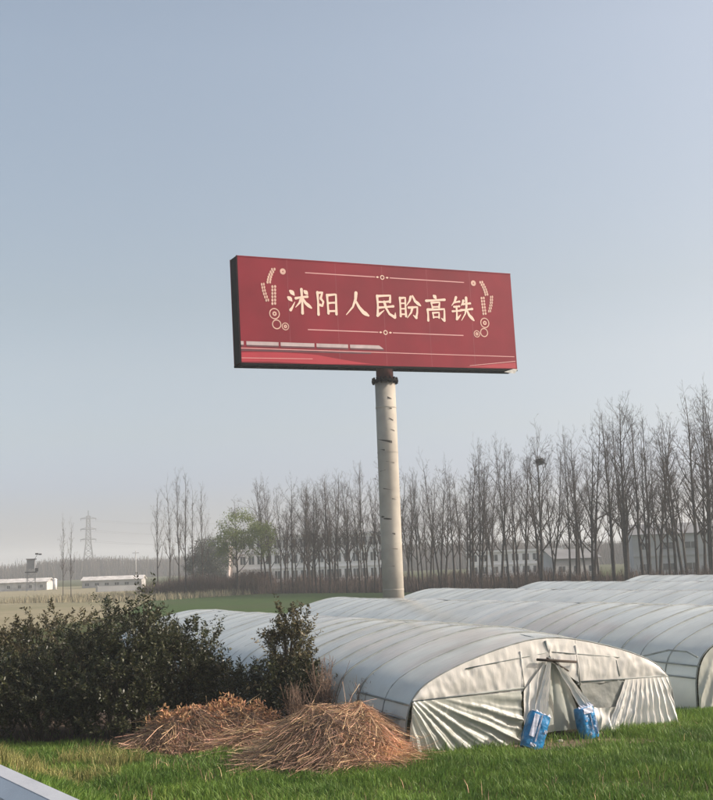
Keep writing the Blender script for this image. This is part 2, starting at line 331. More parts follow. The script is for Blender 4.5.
# dark weather streaks and torn tape strips on the pole (they wrap the pole as thin raised strips)
def wrap(a0, a1, z0_, z1_, hh):
    m = MB(); n = 8
    for i in range(n):
        t0, t1 = i/n, (i+1)/n; A0 = a0+(a1-a0)*t0; A1 = a0+(a1-a0)*t1; Z0 = z0_+(z1_-z0_)*t0; Z1 = z0_+(z1_-z0_)*t1
        h0 = hh*(0.55+0.45*math.sin(3*t0+z0_)); h1 = hh*(0.55+0.45*math.sin(3*t1+z0_)); r = 0.607
        m.quad((r*math.sin(A0),-r*math.cos(A0),Z0-h0),(r*math.sin(A1),-r*math.cos(A1),Z1-h1),(r*math.sin(A1),-r*math.cos(A1),Z1+h1),(r*math.sin(A0),-r*math.cos(A0),Z0+h0))
    return m.build('dark_band', M['band'], pole)
for a0,a1,z0_,z1_,hh in ((-1.2,0.35,11.15,10.95,.07),(0.05,0.5,13.55,13.45,.045),(0.1,0.6,12.35,12.2,.03),(-0.9,-0.4,10.55,10.5,.05),(-.3,0.5,9.85,9.75,.03),(0.2,.5,12.9,12.9,.03),
                         (-0.8,0.0,6.6,6.55,.05),(0,0.3,5.75,5.7,.045),(-1.1,-.7,6.7,6.7,.05),(-0.2,0.5,4.9,4.85,.02),(-.7,.2,8.3,8.2,.03),(.1,.6,7.7,7.65,.02),(-1,-.4,9.3,9.35,.03),(-.5,.1,3.9,3.9,.02),(.2,.7,11.7,11.6,.02)):
    wrap(a0-YAW*0.8, a1-YAW*0.8, z0_, z1_, hh)
m = MB(); m.tube([(0,0,14.5),(0,0,14.62)], 0.78, 32); fl = m.build('flange', M['black'], bb)
for k in range(16):
    t = k*math.pi/8; m = MB(); m.tube([(0.7*math.cos(t),0.7*math.sin(t),14.40),(0.7*math.cos(t),0.7*math.sin(t),14.75)], 0.06, 6); m.build('bolt', M['black'], fl)
m = MB(); m.tube([(0,0,14.62),(0,0,BZ+0.9)], 0.50, 24); m.build('head_column', M['flange'], bb, True)
# box of the sign: front and back faces, dark end sheets, open steel underside
m = MB(); m.box(x0, x1, yf, yf+0.06, BZ, BZ+BH); front = m.build('front_panel', M['red'], bb)
m = MB(); m.box(x0, x1, yb-0.06, yb, BZ, BZ+BH); m.build('back_panel', M['red'], bb)
for xa, xb in ((x0+0.01, x0+0.05), (x1-0.05, x1-0.01)):
    m = MB(); m.box(xa, xb, yf+0.062, yb-0.062, BZ+0.02, BZ+BH-0.02); m.build('end_sheet', M['black'], bb)
fr = MB()
for y_ in (yf+0.14, yb-0.14):
    for z_ in (BZ-0.05, BZ+2, BZ+4, BZ+BH-0.15): fr.bar((x0+0.06,y_,z_),(x1-0.06,y_,z_),0.14,0.14)
fr.build('frame_beam', M['black'], bb)
m = MB(); m.box(x0, x1, yf-0.02, yf+0.10, BZ-0.13, BZ-0.012); m.build('bottom_rail', M['black'], bb)
m = MB(); m.box(x0, x1, yb-0.10, yb+0.02, BZ-0.13, BZ-0.012); m.build('bottom_rail', M['black'], bb)
for k in range(19):
    xx = x0+0.2+(BW-0.4)*k/18
    m = MB(); m.bar((xx,yf+0.2,BZ-0.10),(xx,yb-0.2,BZ-0.10),0.10); m.bar((xx,yf+0.2,BZ-0.05),(xx,yb-0.2,BZ+BH-0.3),0.07); m.build('cross_brace', M['black'], bb)
m = MB(); m.box(x0+0.06, x1-1.4, yf+0.22, yb-0.22, BZ-0.03, BZ); m.build('walkway', M['black'], bb)
m = MB(); m.box(x0-0.012, x0+0.05, yf-0.03, yf-0.002, BZ, BZ+BH); m.build('edge_trim', M['black'], bb)
m = MB(); m.box(x0+0.06, x1, yf-0.016, yf-0.002, BZ+BH-0.06, BZ+BH); m.build('edge_trim', M['red'], bb)
m = MB(); m.poly([(x1-1.0,yf-0.04,BZ-0.21),(x1-0.25,yf-0.05,BZ-0.30),(x1+0.02,yf-0.04,BZ-0.02),(x1-0.3,yf-0.03,BZ+0.0)]); m.build('torn_vinyl_corner', M['scrap'], bb)
SC = BW/18
def bp_(u, v, lift=0.01): return (x0+u*SC, yf-lift, BZ+v)
def stroke(mb, pts, wid, ox, oy, sx, sy, lift=0.014):
    """one brush stroke: smoothed polyline with thick head, narrower body and tapered or heavy tail"""
    P = [Vector((p[0],p[1],0)) for p in pts]; Q = []
    for i in range(len(P)-1):
        n = 4
        for k in range(n): Q.append(P[i].lerp(P[i+1], k/n))
    Q.append(P[-1]); n = len(Q)
    Lf = []; Rt = []
    for i, q in enumerate(Q):
        d = (Q[min(i+1,n-1)]-Q[max(i-1,0)]).normalized(); nn = Vector((-d.y,d.x,0)); t = i/(n-1)
        if wid[1] == 'taper': wv = wid[0]*(1.1-0.85*t**1.3)
        elif wid[1] == 'press': wv = wid[0]*(0.62+0.75*t - 1.25*max(0,t-0.8)*4*0.8)
        elif wid[1] == 'dot': wv = wid[0]*(0.35+1.1*math.sin(math.pi*min(1,0.15+t*0.85)))
        else: wv = wid[0]*(1.08-0.5*math.sin(math.pi*t)**0.8*0.6)
        wv = max(wv, 1.6)
        Lf.append(q+nn*wv/2); Rt.append(q-nn*wv/2)
    for i in range(n-1):
        mb.quad(*[bp_(ox+p.x/100*sx, oy+p.y/100*sy, lift) for p in (Rt[i],Rt[i+1],Lf[i+1],Lf[i])])
    # round head and tail caps as small polygons
    for q, wv in ((Q[0], (Lf[0]-Rt[0]).length), (Q[-1], (Lf[-1]-Rt[-1]).length)):
        mb.poly([bp_(ox+(q.x+wv*0.5*math.cos(a))/100*sx, oy+(q.y+wv*0.5*math.sin(a))/100*sy, lift+0.0015) for a in [k*math.pi/4 for k in range(8)]])
b_, t_, p_, d_ = (9.5,'body'), (10,'taper'), (11,'press'), (11,'dot')
CH = {
 'shu':[(d_,[(16,86),(24,80),(31,71)]),(d_,[(7,62),(14,57),(21,49)]),(t_,[(14,16),(20,24),(32,46)]),(b_,[(36,60),(58,65),(82,68)]),((10.5,'body'),[(60,94),(61,50),(60,6)]),(t_,[(59,62),(50,44),(34,27)]),(p_,[(63,62),(74,44),(96,27)]),(d_,[(72,88),(78,83),(84,76)])],
 'yang':[(b_,[(14,84),(34,87),(26,64)]),(b_,[(26,64),(36,52),(31,36),(22,40)]),((10,'body'),[(14,86),(15,50),(14,4)]),(b_,[(52,78),(53,45),(54,10)]),(b_,[(52,77),(72,80),(88,82),(87,50),(86,8)]),((8.5,'body'),[(55,48),(70,50),(84,51)]),((8.5,'body'),[(55,18),(70,19),(84,20)])],
 'ren':[((12,'taper'),[(50,92),(47,68),(34,38),(6,8)]),((13,'press'),[(48,60),(60,38),(76,20),(97,8)])],
 'min':[(b_,[(20,84),(50,87),(76,89),(73,64)]),((8.5,'body'),[(21,62),(46,63),(72,66)]),((10,'body'),[(20,85),(21,50),(18,10)]),(t_,[(17,10),(30,19),(46,31)]),((9,'body'),[(22,40),(55,44),(86,48)]),((11,'body'),[(49,63),(55,40),(68,18),(90,6)]),(t_,[(90,6),(92,14),(93,24)])],
 'pan':[((9,'body'),[(11,82),(11,50),(10,12)]),((9,'body'),[(11,81),(34,84),(33,50),(33,12)]),((7,'body'),[(12,61),(32,62)]),((7,'body'),[(12,40),(32,41)]),((7,'body'),[(12,19),(32,20)]),(t_,[(58,88),(52,72),(38,54)]),(p_,[(66,92),(76,72),(98,56)]),((9,'body'),[(46,46),(66,48),(84,50),(82,28),(76,8)]),(t_,[(77,8),(71,12),(64,18)]),(t_,[(62,47),(56,28),(38,6)])],
 'gao':[(d_,[(45,97),(50,93),(55,86)]),((9.5,'body'),[(10,76),(50,80),(92,84)]),((8,'body'),[(32,69),(34,60),(36,50)]),((8,'body'),[(32,69),(50,71),(69,73),(65,53)]),((7,'body'),[(36,53),(64,55)]),((9.5,'body'),[(14,42),(15,22),(14,0)]),((9.5,'body'),[(14,42),(50,44),(88,47),(87,24),(85,2)]),(t_,[(85,2),(78,6),(72,11)]),((7.5,'body'),[(36,30),(38,12)]),((7.5,'body'),[(36,30),(64,33),(62,12)]),((7,'body'),[(38,14),(62,15)])],
 'tie':[(t_,[(26,96),(18,78),(4,62)]),((8,'body'),[(18,76),(40,80)]),((8,'body'),[(14,58),(38,61)]),((8,'body'),[(6,40),(42,44)]),((9,'body'),[(25,59),(25,36),(23,10)]),(t_,[(23,10),(32,17),(42,28)]),(t_,[(58,84),(54,74),(46,64)]),((8.5,'body'),[(54,70),(88,75)]),((9,'body'),[(44,46),(70,49),(96,53)]),((10.5,'taper'),[(71,96),(70,60),(62,32),(44,6)]),(p_,[(71,48),(80,28),(100,8)])]}
for key, cu in zip(('shu','yang','ren','min','pan','gao','tie'), (3.66,5.36,7.24,9.07,10.71,12.49,14.33)):
    mb = MB()
    for i_, (wd, pts) in enumerate(CH[key]): stroke(mb, pts, wd, cu-0.78, 2.80, 1.56, 1.56, 0.012+0.002*(i_ % 5))
    mb.build('painted_character', M['cream'], front)
def decal_line(u0, v0, u1, v1, hh, mat, name='printed_line', lift=0.008):
    mb = MB(); mb.quad(bp_(u0,v0-hh,lift), bp_(u1,v1-hh,lift), bp_(u1,v1+hh,lift), bp_(u0,v0+hh,lift)); return mb.build(name, mat, front)
def ring(mb, u, v, r, wd, lift=0.010, n=20):
    for k in range(n):
        a, b = 2*math.pi*k/n, 2*math.pi*(k+1)/n
        mb.quad(*[bp_(u+rr*math.cos(q)/SC, v+rr*math.sin(q), lift) for rr, q in ((r-wd,a),(r,a),(r,b),(r-wd,b))])
for v, ua, ub in ((5.25,4.1,14.6),(1.97,4.1,14.3)):
    decal_line(ua, v, 8.55, v, 0.028, M['pinkline']); decal_line(9.5, v, ub, v, 0.028, M['pinkline'])
    mb = MB(); ring(mb, 9.02, v, 0.14, 0.05, n=12)
    for s_ in (-1, 1): mb.poly([bp_(9.02+s_*0.22,v,.01), bp_(9.02+s_*0.32,v+0.06,.01), bp_(9.02+s_*0.42,v,.01), bp_(9.02+s_*0.32,v-0.06,.01)][::s_])
    mb.build('printed_ornament', M['cream'], front)
def wheat(u0, v0, u1, v1, bend, wid):
    """ear: a row of overlapping grain ovals along a bowed line plus a rim"""
    mb = MB(); n = 6
    for k in range(n):
        t = k/(n-1); u = u0+(u1-u0)*t+bend*math.sin(math.pi*t); v = v0+(v1-v0)*t
        for s_ in (-1, 1):
            mb.poly([bp_(u+s_*wid*0.24+wid*0.22*math.cos(a)*0.9, v+0.085*math.sin(a)*1.05+s_*0.01, 0.010+0.001*k) for a in [q*math.pi/4 for q in range(8)]])
    mb.build('printed_wheat_ear', M['gold'], front)
def corner(sg, base):
    f = lambda u: (u if sg > 0 else 18.0-u)
    wheat(f(2.17), 5.33, f(1.86), 4.58, -0.05*sg, 0.32); wheat(f(1.50), 4.44, f(1.72), 3.55, -0.04*sg, 0.26); wheat(f(2.15), 4.34, f(2.10), 3.38, 0.0, 0.34)
    mb = MB(); ring(mb, f(2.12), 2.80, 0.32, 0.06); ring(mb, f(2.12), 2.80, 0.13, 0.08); mb.build('printed_coin', M['gold'], front)
    mb = MB(); ring(mb, f(2.22), 2.20, 0.28, 0.06); mb.build('printed_coin', M['gold'], front)
    mb = MB(); ring(mb, f(2.74), 2.10, 0.22, 0.05); ring(mb, f(2.74), 2.10, 0.10, 0.07); mb.build('printed_coin', M['gold'], front)
    mb = MB(); ring(mb, f(2.74), 5.24, 0.18, 0.14, n=10); mb.build('printed_coin', M['gold'], front)
corner(1, 0); corner(-1, 0)
for u in (3.0,6.0,9.0,12.0,15.0):
    mb = MB(); mb.quad(bp_(u-.018,0.02,.004), bp_(u+.018,0.02,.004), bp_(u+.018,5.93,.004), bp_(u-.018,5.93,.004)); mb.build('vinyl_seam', M['seam'], front)
# printed train of pale coaches along the lower left, track lines and red sweep
for ua, ub in ((0.06,0.22),(0.38,2.28),(2.40,4.45),(4.58,6.55),(6.68,8.55)):
    mb = MB(); nose = 0.28 if ub > 8 else 0.0
    mb.poly([bp_(ua,0.99,.010), bp_(ub+nose,0.99,.010), bp_(ub,1.19,.010), bp_(ua,1.19,.010)]); o = mb.build('printed_coach', M['trainwhite'], front)
    mb = MB(); mb.quad(bp_(ua+.02,0.90,.009), bp_(ub+nose*1.1,0.90,.009), bp_(ub+nose,0.985,.009), bp_(ua+.02,0.985,.009)); mb.build('printed_dark_band', M['traindark'], front)  # dark lower line printed along the coaches
decal_line(0.05, 0.80, 17.85, 0.76, 0.022, M['pinkline'])
decal_line(0.05, 0.70, 8.0, 0.72, 0.045, M['traindark'])
mb = MB(); n = 24
for k in range(n):
    ua, ub = 0.06+9.2*k/n, 0.06+9.2*(k+1)/n
    tf = lambda u: 0.52+0.10*math.sin(u*0.55+0.4)-max(0,u-4.5)*0.095
    bf = lambda u: 0.05+0.03*math.sin(u)
    mb.quad(bp_(ua,min(bf(ua),tf(ua)-.01),.008), bp_(ub,min(bf(ub),tf(ub)-.01),.008), bp_(ub,tf(ub),.008), bp_(ua,tf(ua),.008))
mb.build('printed_red_sweep', M['redwave'], front)
mb = MB(); mb.poly([bp_(14.2,0.04,.008), bp_(17.9,0.04,.008), bp_(17.9,0.40,.008), bp_(16.6,0.28,.008)]); mb.build('printed_red_sweep', M['redwave'], front)
mb = MB(); mb.quad(bp_(14.6,0.12,.0095), bp_(17.9,0.46,.0095), bp_(17.9,0.50,.0095), bp_(14.6,0.15,.0095)); mb.build('printed_line', M['pinkline'], front)
decal_line(0.06, 0.26, 4.3, 0.30, 0.016, M['pinkline'], lift=0.011)

for o in list(col.objects):
    if o.parent == bb and o.name.split('.')[0] not in ('pole','flange','head_column'):
        rm = Matrix.Rotation(-TILT, 3, 'Y'); pv_ = Vector((0,0,BZ)); o.rotation_euler = (0,-TILT,0); o.location = pv_-rm@pv_
# ------------------------------------------------------------------ polytunnels
TH = rad(27.6); TA = Vector((-math.sin(TH), math.cos(TH), 0)); TQ = Vector((math.cos(TH), math.sin(TH), 0))
TW = 3.8                                   # half width
PROF = [(-1,0),(-0.998,0.20),(-0.985,0.36),(-0.955,0.50),(-0.90,0.605),(-0.80,0.70),(-0.60,0.82),(-0.35,0.925),(-0.15,0.985),(0,1.0)]
PROF = PROF + [(-u, z) for u, z in reversed(PROF[:-1])]
def arch(t, hw, h):
    x = t*(len(PROF)-1); i = min(int(x), len(PROF)-2); f = x-i
    # catmull-rom for a smooth bent pipe
    p = [PROF[max(0,min(len(PROF)-1,i+k))] for k in (-1,0,1,2)]
    o = []
    for c in (0,1):
        a,b,cc,d = (q[c] for q in p)
        o.append(0.5*((2*b)+(-a+cc)*f+(2*a-5*b+4*cc-d)*f*f+(-a+3*b-3*cc+d)*f**3))
    return o[0]*hw, max(0,o[1])*h
def tunnel(name_label, perp, s0, s1, h, hw, seed, low_front=0.0, sp=1.12):
    base = TQ*perp + TA*s0
    root = thing('polytunnel', name_label, 'polytunnel', base, TH, 'plastic covered growing tunnels')      # local x across, y along
    r = random.Random(seed); Lg = s1-s0
    nh = int(round(Lg/sp)); ys = [0.0]+[sp*(k)*Lg/(nh*sp)+r.uniform(-.08,.08) for k in range(1, nh)]+[Lg]
    dh = [r.gauss(0,0.014 if seed < 3 else 0.008) for _ in ys]; dx = [r.gauss(0,0.030 if seed < 3 else 0.012) for _ in ys]
    def hgt(y):
        k = max(0, min(len(ys)-2, sum(1 for q in ys if q <= y)-1)); f = (y-ys[k])/(ys[k+1]-ys[k])
        drop = low_front*max(0,1-y/3.2)**1.6
        return h+dh[k]*(1-f)+dh[k+1]*f - drop, dx[k]*(1-f)+dx[k+1]*f, f
    NV = 36
    vs_, NUs = [], []
    m = MB(); rows = []
    for k in range(len(ys)-1):
        for q in range(5): rows.append(ys[k]+(ys[k+1]-ys[k])*q/5)
    rows.append(ys[-1])
    for yy in rows:
        hh, ddx, f = hgt(yy); sag = math.sin(math.pi*min(1,max(0,f)))
        for j in range(NV+1):
            t = j/NV; x, z = arch(t, hw, hh)
            top_w = math.sin(math.pi*t)
            dn = -0.022*sag*top_w + 0.02*mnoise.noise(Vector((x*0.7+seed, yy*1.6, z)))*top_w + 0.03*math.sin(5*t+yy*2.1+seed)*sag*top_w*0.5
            k2 = 1+dn/2.0
            m.v.append((x*k2+ddx*top_w, yy, z+dn*0.8*max(0.0,z/hh)))
    for i in range(len(rows)-1):
        for j in range(NV):
            a = i*(NV+1)+j; m.f.append((a, a+1, a+NV+2, a+NV+1))
    m.build('film_cover', M['film'], root, True)
    for k, yy in enumerate(ys):
        hh, ddx, _ = hgt(yy); m = MB(); pts = []
        for j in range(29):
            x, z = arch(j/28, hw, hh); pts.append((x+ddx*math.sin(math.pi*j/28), yy+(0.0 if 0<k<len(ys)-1 else (-0.03 if k == 0 else .03)), z+(0.004 if k < 9 and seed < 3 else -0.014) if 0<j<28 else -0.15))
        m.tube(pts, 0.021 if k else 0.017, 6); m.build('hoop', M['pipe'], root, True)
    # purlins along both shoulders and the ridge (inside the film)
    for sd_, tt, ya, yb_ in ((-1,0.16,0,Lg),(1,0.84,0,Lg),(0,0.5,0,Lg)):
        m = MB(); m.tube([(arch(tt,hw,hgt(y)[0])[0]*0.985, y, arch(tt,hw,hgt(y)[0])[1]-0.035) for y in [Lg*q/16 for q in range(17)]], 0.018, 5); m.build('purlin', M['pipe'], root)
    return root, ys, hgt
def fold_sheet(parent, name, mat, poly_top, poly_bot, nu, nv, fold, thick=0.0):
    """a hanging sheet between an upper and a lower edge (lists of (x,z)), pushed out by fold(u,v,x,z)"""
    def edge(pl, u):
        x = u*(len(pl)-1); i = min(int(x), len(pl)-2); f = x-i
        return pl[i][0]*(1-f)+pl[i+1][0]*f, pl[i][1]*(1-f)+pl[i+1][1]*f
    m = MB()
    def fn(u, v):
        a = edge(poly_top, u); b = edge(poly_bot, u); x = a[0]*(1-v)+b[0]*v; z = a[1]*(1-v)+b[1]*v
        cr = (0.022*mnoise.noise(Vector((x*3.1,z*3.7,nu)))+0.014*mnoise.noise(Vector((x*8.3,z*6.1,nu+3))))*min(1,4*v)*min(1,6*(1-v)+.3)
        return (x+cr*.4, -0.05-fold(u, v, x, z)-cr, z)
    m.grid(fn, nu, nv); return m.build(name, mat, parent, True)
def sharp(s): return (1-abs(math.sin(s)))**1.6          # pinched ridge
def rod(parent, name, a, b, r, mat=None, y=-0.07):
    m = MB(); m.tube([(a[0],y,a[1]),(b[0],y,b[1])], r, 6); return m.build(name, mat or M['pipe'], parent, True)

S0 = 22.25
t1, ys1, hg1 = tunnel('nearest polytunnel, its gathered cream end sheet facing the grass', 16.3, S0, 46.0, 2.50, TW, 1, low_front=0.22)
t2, ys2, hg2 = tunnel('second polytunnel, its folded end sheet cut by the right edge of the photo', 25.9, S0+1.35, 52.3, 2.50, TW, 2, low_front=0.12)
t3, ys3, hg3 = tunnel('third polytunnel from the grass, a long pale ridge behind the second', 35.4, S0+1.0, 58.8, 2.52, TW, 3)
t4, ys4, hg4 = tunnel('fourth polytunnel from the grass, seen only as a pale ridge', 44.9, S0+1.5, 61.0, 2.55, TW, 4)
t5, ys5, hg5 = tunnel('farthest polytunnel, the pale strip in front of the bare tree trunks', 54.4, S0+1.0, 62.0, 2.60, TW, 5)
# end sheets of the far ends, and simple near ends of the hidden tunnels
for root, ysx, hgx, nearend in ((t1,ys1,hg1,0),(t2,ys2,hg2,0),(t3,ys3,hg3,1),(t4,ys4,hg4,1),(t5,ys5,hg5,1)):
    for yy in ([ysx[-1]] + ([0.0] if nearend else [])):
        hh = hgx(yy)[0]; m = MB()
        tp = [arch(j/30, TW, hh) for j in range(31)]; off = 0.02 if yy > 1 else -0.05
        def fnn(u, v, tp=tp, off=off, yy=yy):
            x = u*30; i = min(int(x), 29); f = x-i; a = tp[i]; b = tp[i+1]; X = a[0]*(1-f)+b[0]*f; Z = a[1]*(1-f)+b[1]*f
            return (X*(1-0.02*v), yy+off+0.05*math.sin(u*70)*v*(1 if off > 0 else -1), Z*(1-v))
        m.grid(fnn, 90, 6); m.build('end_film', M['endfilmgreen'], root, True)

# --- near end of the first tunnel: cream upper sheet, gathered lower sheets, tent-like door opening
hf = hg1(0)[0]
def ax(t): return arch(t, TW, hf)
lt = [ax(0.5*k/18) for k in range(19)]          # left half of the arch, base to apex
rt = [ax(1-0.5*k/18) for k in range(19)]
BARZ = 1.17
def left_x(z): return np.interp(z, [p[1] for p in lt], [p[0] for p in lt])
def right_x(z): return np.interp(z, [p[1] for p in lt], [-p[0] for p in lt])
DXL, DXR, DAX, DAZ = -0.72, 0.88, 0.08, 1.80    # door sill corners near the bar, apex
# upper left
xs = np.linspace(left_x(BARZ)+0.02, DXL, 15)
up_l = [(x, np.interp(x, [p[0] for p in lt], [p[1] for p in lt])-0.01) for x in xs]
fold_sheet(t1, 'upper_sheet', M['endfilm'], up_l, [(x, BARZ-0.03) for x in xs], 70, 16, lambda u,v,x,z: 0.02*sharp(x*9+z*4.5+0.7*math.sin(x*4))*(0.3+v)*(1-0.5*u)+0.03*math.sin(math.pi*v))
# upper middle, above the door, left and right of its apex
xs = np.linspace(DXL, DAX, 8)
fold_sheet(t1, 'upper_sheet', M['endfilm'], [(x, np.interp(x, [p[0] for p in lt]+[4], [p[1] for p in lt]+[hf])-0.01) for x in xs], [(x, BARZ-0.03+(DAZ-BARZ)*k/7) for k, x in enumerate(xs)], 30, 14, lambda u,v,x,z: 0.02*sharp(x*6+z*3)*v+0.03*math.sin(math.pi*v))
xs = np.linspace(DAX, DXR, 8)
fold_sheet(t1, 'upper_sheet', M['endfilm'], [(x, np.interp(-x, [p[0] for p in lt], [p[1] for p in lt])-0.01) for x in xs], [(x, DAZ+(BARZ+0.06-DAZ)*k/7) for k, x in enumerate(xs)], 30, 14, lambda u,v,x,z: 0.035*sharp(x*7-z*5)*(0.4+v)+0.02*math.sin(math.pi*v))
xs = np.linspace(DXR, right_x(BARZ)-0.02, 15)
up_r = [(x, np.interp(-x, [p[0] for p in lt], [p[1] for p in lt])-0.01) for x in xs]
fold_sheet(t1, 'upper_sheet', M['endfilm'], up_r, [(x, BARZ-0.0) for x in xs], 70, 16, lambda u,v,x,z: 0.018*sharp(x*5-z*3.5+0.7*math.sin(x*3))*(0.3+v)+0.03*math.sin(math.pi*v))
# lower left: folds fanning down to the right from the left end of the bar
def fan_left(u, v, x, z):
    a = math.atan2(BARZ+0.35-z, x-(-3.9)); 
    return 0.05 + 0.075*sharp(a*21+0.22*math.sin(4*x+3*z))*min(1,v*2.5+0.15) + 0.045*sharp(a*47+1.1+0.3*math.sin(6*x))*min(1,v*2) + 0.05*math.sin(3.1*x+1)*v + 0.10*v*(0.4+0.6*math.sin(u*4+1))
bl = [(-3.80,0.42),(-3.72,0.20),(-3.4,0.05),(-2.9,0.0),(-2.3,0.02),(-1.7,0.03),(-1.2,0.02),(-0.8,0.0)]
tl = [(left_x(BARZ)+0.02, BARZ)]+[(x, BARZ) for x in (-3.2,-2.8,-2.3,-1.8,-1.4,-1.05)]+[(DXL-0.05, BARZ)]
fold_sheet(t1, 'lower_sheet', M['endfilmgreen'], tl, bl, 260, 44, fan_left)
m = MB(); sside = [p for p in lt if p[1] <= BARZ]      # strip between the arch and the sheet's outer edge
fold_sheet(t1, 'lower_sheet', M['endfilm'], [(left_x(BARZ)+0.01,BARZ-0.01),(left_x(BARZ)+0.3,BARZ-0.03)], [(-3.79,0.10),(-3.2,0.02)], 16, 20, lambda u,v,x,z: 0.02+0.05*sharp(u*7)*v)
# door curtains pulled apart, and the film hanging inside
fold_sheet(t1, 'door_curtain', M['endfilm'], [(-0.02,DAZ+0.06),(DAX,DAZ+0.08)], [(DXL-0.10,0.0),(-0.52,0.0),(-0.28,0.02)], 40, 26, lambda u,v,x,z: 0.10+0.08*sharp(u*9+v*1.5)*(0.3+v)+0.05*v)
fold_sheet(t1, 'door_curtain', M['endfilm'], [(DXL,BARZ),(-0.5,1.36),(-0.05,DAZ)], [(DXL-0.06,0.0),(-0.62,0.1),(-0.36,0.45)], 40, 20, lambda u,v,x,z: 0.07+0.06*sharp(u*8+v*2)*(0.3+v))
fold_sheet(t1, 'door_curtain', M['endfilm'], [(DAX-0.02,DAZ+0.08),(DAX+0.12,DAZ+0.02)], [(0.86,0.62),(1.05,0.66),(1.25,0.58)], 30, 26, lambda u,v,x,z: 0.10+0.06*sharp(u*6+v)*(0.4+v))
m = MB(); m.grid(lambda u, v: ((-0.5+1.6*u)*(0.30+0.70*v)+0.08*(1-v), 0.06+0.05*sharp(u*11+v)*(0.3+v), DAZ*(1-v)+0.16*v), 60, 14); m.build('inner_film', M['endfilmgreen'], t1, True)
m = MB(); m.grid(lambda u, v: (-0.4+1.5*u, 0.25, 0.40*(1-v)), 6, 4); m.build('door_shade_sheet', M['wood'], t1)  # dark sheet added to paint the shade in the doorway, not a real board
# right lower: grey net window and fan of tight vertical folds
VX0, VX1 = 0.92, 2.28
fold_sheet(t1, 'vent_net', M['vent'], [(VX0,BARZ+0.0),(VX1,BARZ+0.03)], [(VX0+0.2,0.62),(VX1+0.03,0.55)], 24, 8, lambda u,v,x,z: 0.0+0.02*math.sin(9*u+4*v))
fold_sheet(t1, 'lower_sheet', M['endfilm'], [(DXR+0.05,0.66),(1.5,0.60),(VX1+0.1,0.57)], [(1.15,0.0),(1.7,0.0),(2.2,0.0)], 70, 18, lambda u,v,x,z: 0.07+0.07*sharp(u*15+2.5*v)*(0.5+0.5*v)+0.08*math.sin(7*u)*math.sin(5*v))
def fan_right(u, v, x, z):
    a = math.atan2(x-3.0, 1.75-z+0.6)
    return 0.05+0.065*sharp(a*31+0.2*math.sin(5*z))*min(1,0.12+v*1.6)+0.03*sharp(a*67+1)*v+0.05*v
fold_sheet(t1, 'lower_sheet', M['endfilm'], [(VX1-0.02,BARZ+0.02),(2.7,BARZ+0.01),(3.1,BARZ),(right_x(BARZ)-0.02,BARZ-0.02)], [(1.55,0.0),(2.35,0.0),(3.1,0.0),(3.78,0.02)], 220, 30, fan_right)
rod(t1, 'crossbar', (left_x(BARZ)+0.0,BARZ), (DXL+0.05,BARZ+0.06), 0.022); rod(t1, 'crossbar', (DXR-0.05,BARZ+0.07), (right_x(BARZ),BARZ), 0.020)
rod(t1, 'tie_bar', (-2.2,1.77), (0.1,1.98), 0.014, y=-0.075); rod(t1, 'tie_bar', (0.1,1.98), (2.15,1.72), 0.014, y=-0.075)
rod(t1, 'post', (-0.72,2.05), (-0.66,1.17), 0.024, M['scrap']); rod(t1, 'post', (0.86,2.08), (0.94,1.15), 0.024, M['scrap']); rod(t1, 'post', (0.0,2.24), (0.1,1.8), 0.03)
rod(t1, 'post', (2.05,1.66), (2.12,1.28), 0.016)
rod(t1, 'door_stick', (-0.33,1.84), (0.78,1.71), 0.034, M['wood'], y=-0.17)
rod(t1, 'door_stick', (-0.05,1.86), (0.55,1.52), 0.020, M['wood'], y=-0.16)
for tt in (0.155, 0.105):                    # short outer rails between the last two hoops
    for root, ysx, hgx in ((t1,ys1,hg1),(t2,ys2,hg2)):
        m = MB(); m.tube([(arch(tt,TW,hgx(y)[0])[0]-0.035, y, arch(tt,TW,hgx(y)[0])[1]+0.02) for y in (-0.02, ysx[1], ysx[2] if tt > .12 else ysx[1]+0.3)], 0.022, 6); m.build('side_rail', M['pipe'], root, True)
# bent brace on the second tunnel
m = MB(); m.tube([(-TW-0.06, 2.6, 1.0), (-TW-0.02, 1.9, 1.32), (-TW+0.10, 1.0, 1.52), (-TW+0.18, 0.4, 1.50), (-TW+0.16, 0.0, 1.38)], 0.024, 8); m.build('bent_brace', M['pipe'], t2, True)
# end sheet of the second tunnel: tight diagonal folds
hf2 = hg2(0)[0]; a2 = [arch(k/40, TW, hf2) for k in range(41)]
fold_sheet(t2, 'end_sheet', M['endfilmgreen'], [(p[0]*0.995, p[1]) for p in a2], [(p[0]*0.99, 0.0) for p in a2], 240, 24, lambda u,v,x,z: 0.03+0.10*sharp((x-0.55*z)*8+0.3*math.sin(3*z))*min(1,0.15+v*2)*(1 if z < 1.9 else .3)+0.05*v)
rod(t2, 'crossbar', (-3.7,1.15), (3.7,1.15), 0.022, y=-0.03)

# low crop rows inside the tunnels that show as a dark base through the film
rs = np.random.RandomState(8)
for root, Lg in ((t1,23.5),(t2,28.5),(t3,35)):
    n = 9000; row = rs.randint(0,6,n); x = -2.9+row*1.15+rs.normal(0,0.16,n); y = rs.uniform(0.8,Lg-0.4,n); z = rs.uniform(0.05,0.42,n)
    a = rs.uniform(0,6.28,n); s = rs.uniform(0.05,0.13,n); t = rs.uniform(-0.6,0.6,n)
    c = np.stack([x,y,z],1); u = np.stack([np.cos(a),np.sin(a),t],1)*s[:,None]; v = np.stack([-np.sin(a),np.cos(a),rs.uniform(-.5,.5,n)],1)*(s*0.6)[:,None]
    o = link('crop_rows', np_mesh('crop_rows', np.stack([c-u, c+v, c+u, c-v],1), 4, M['oliveleaf']), root); o['kind'] = 'stuff'

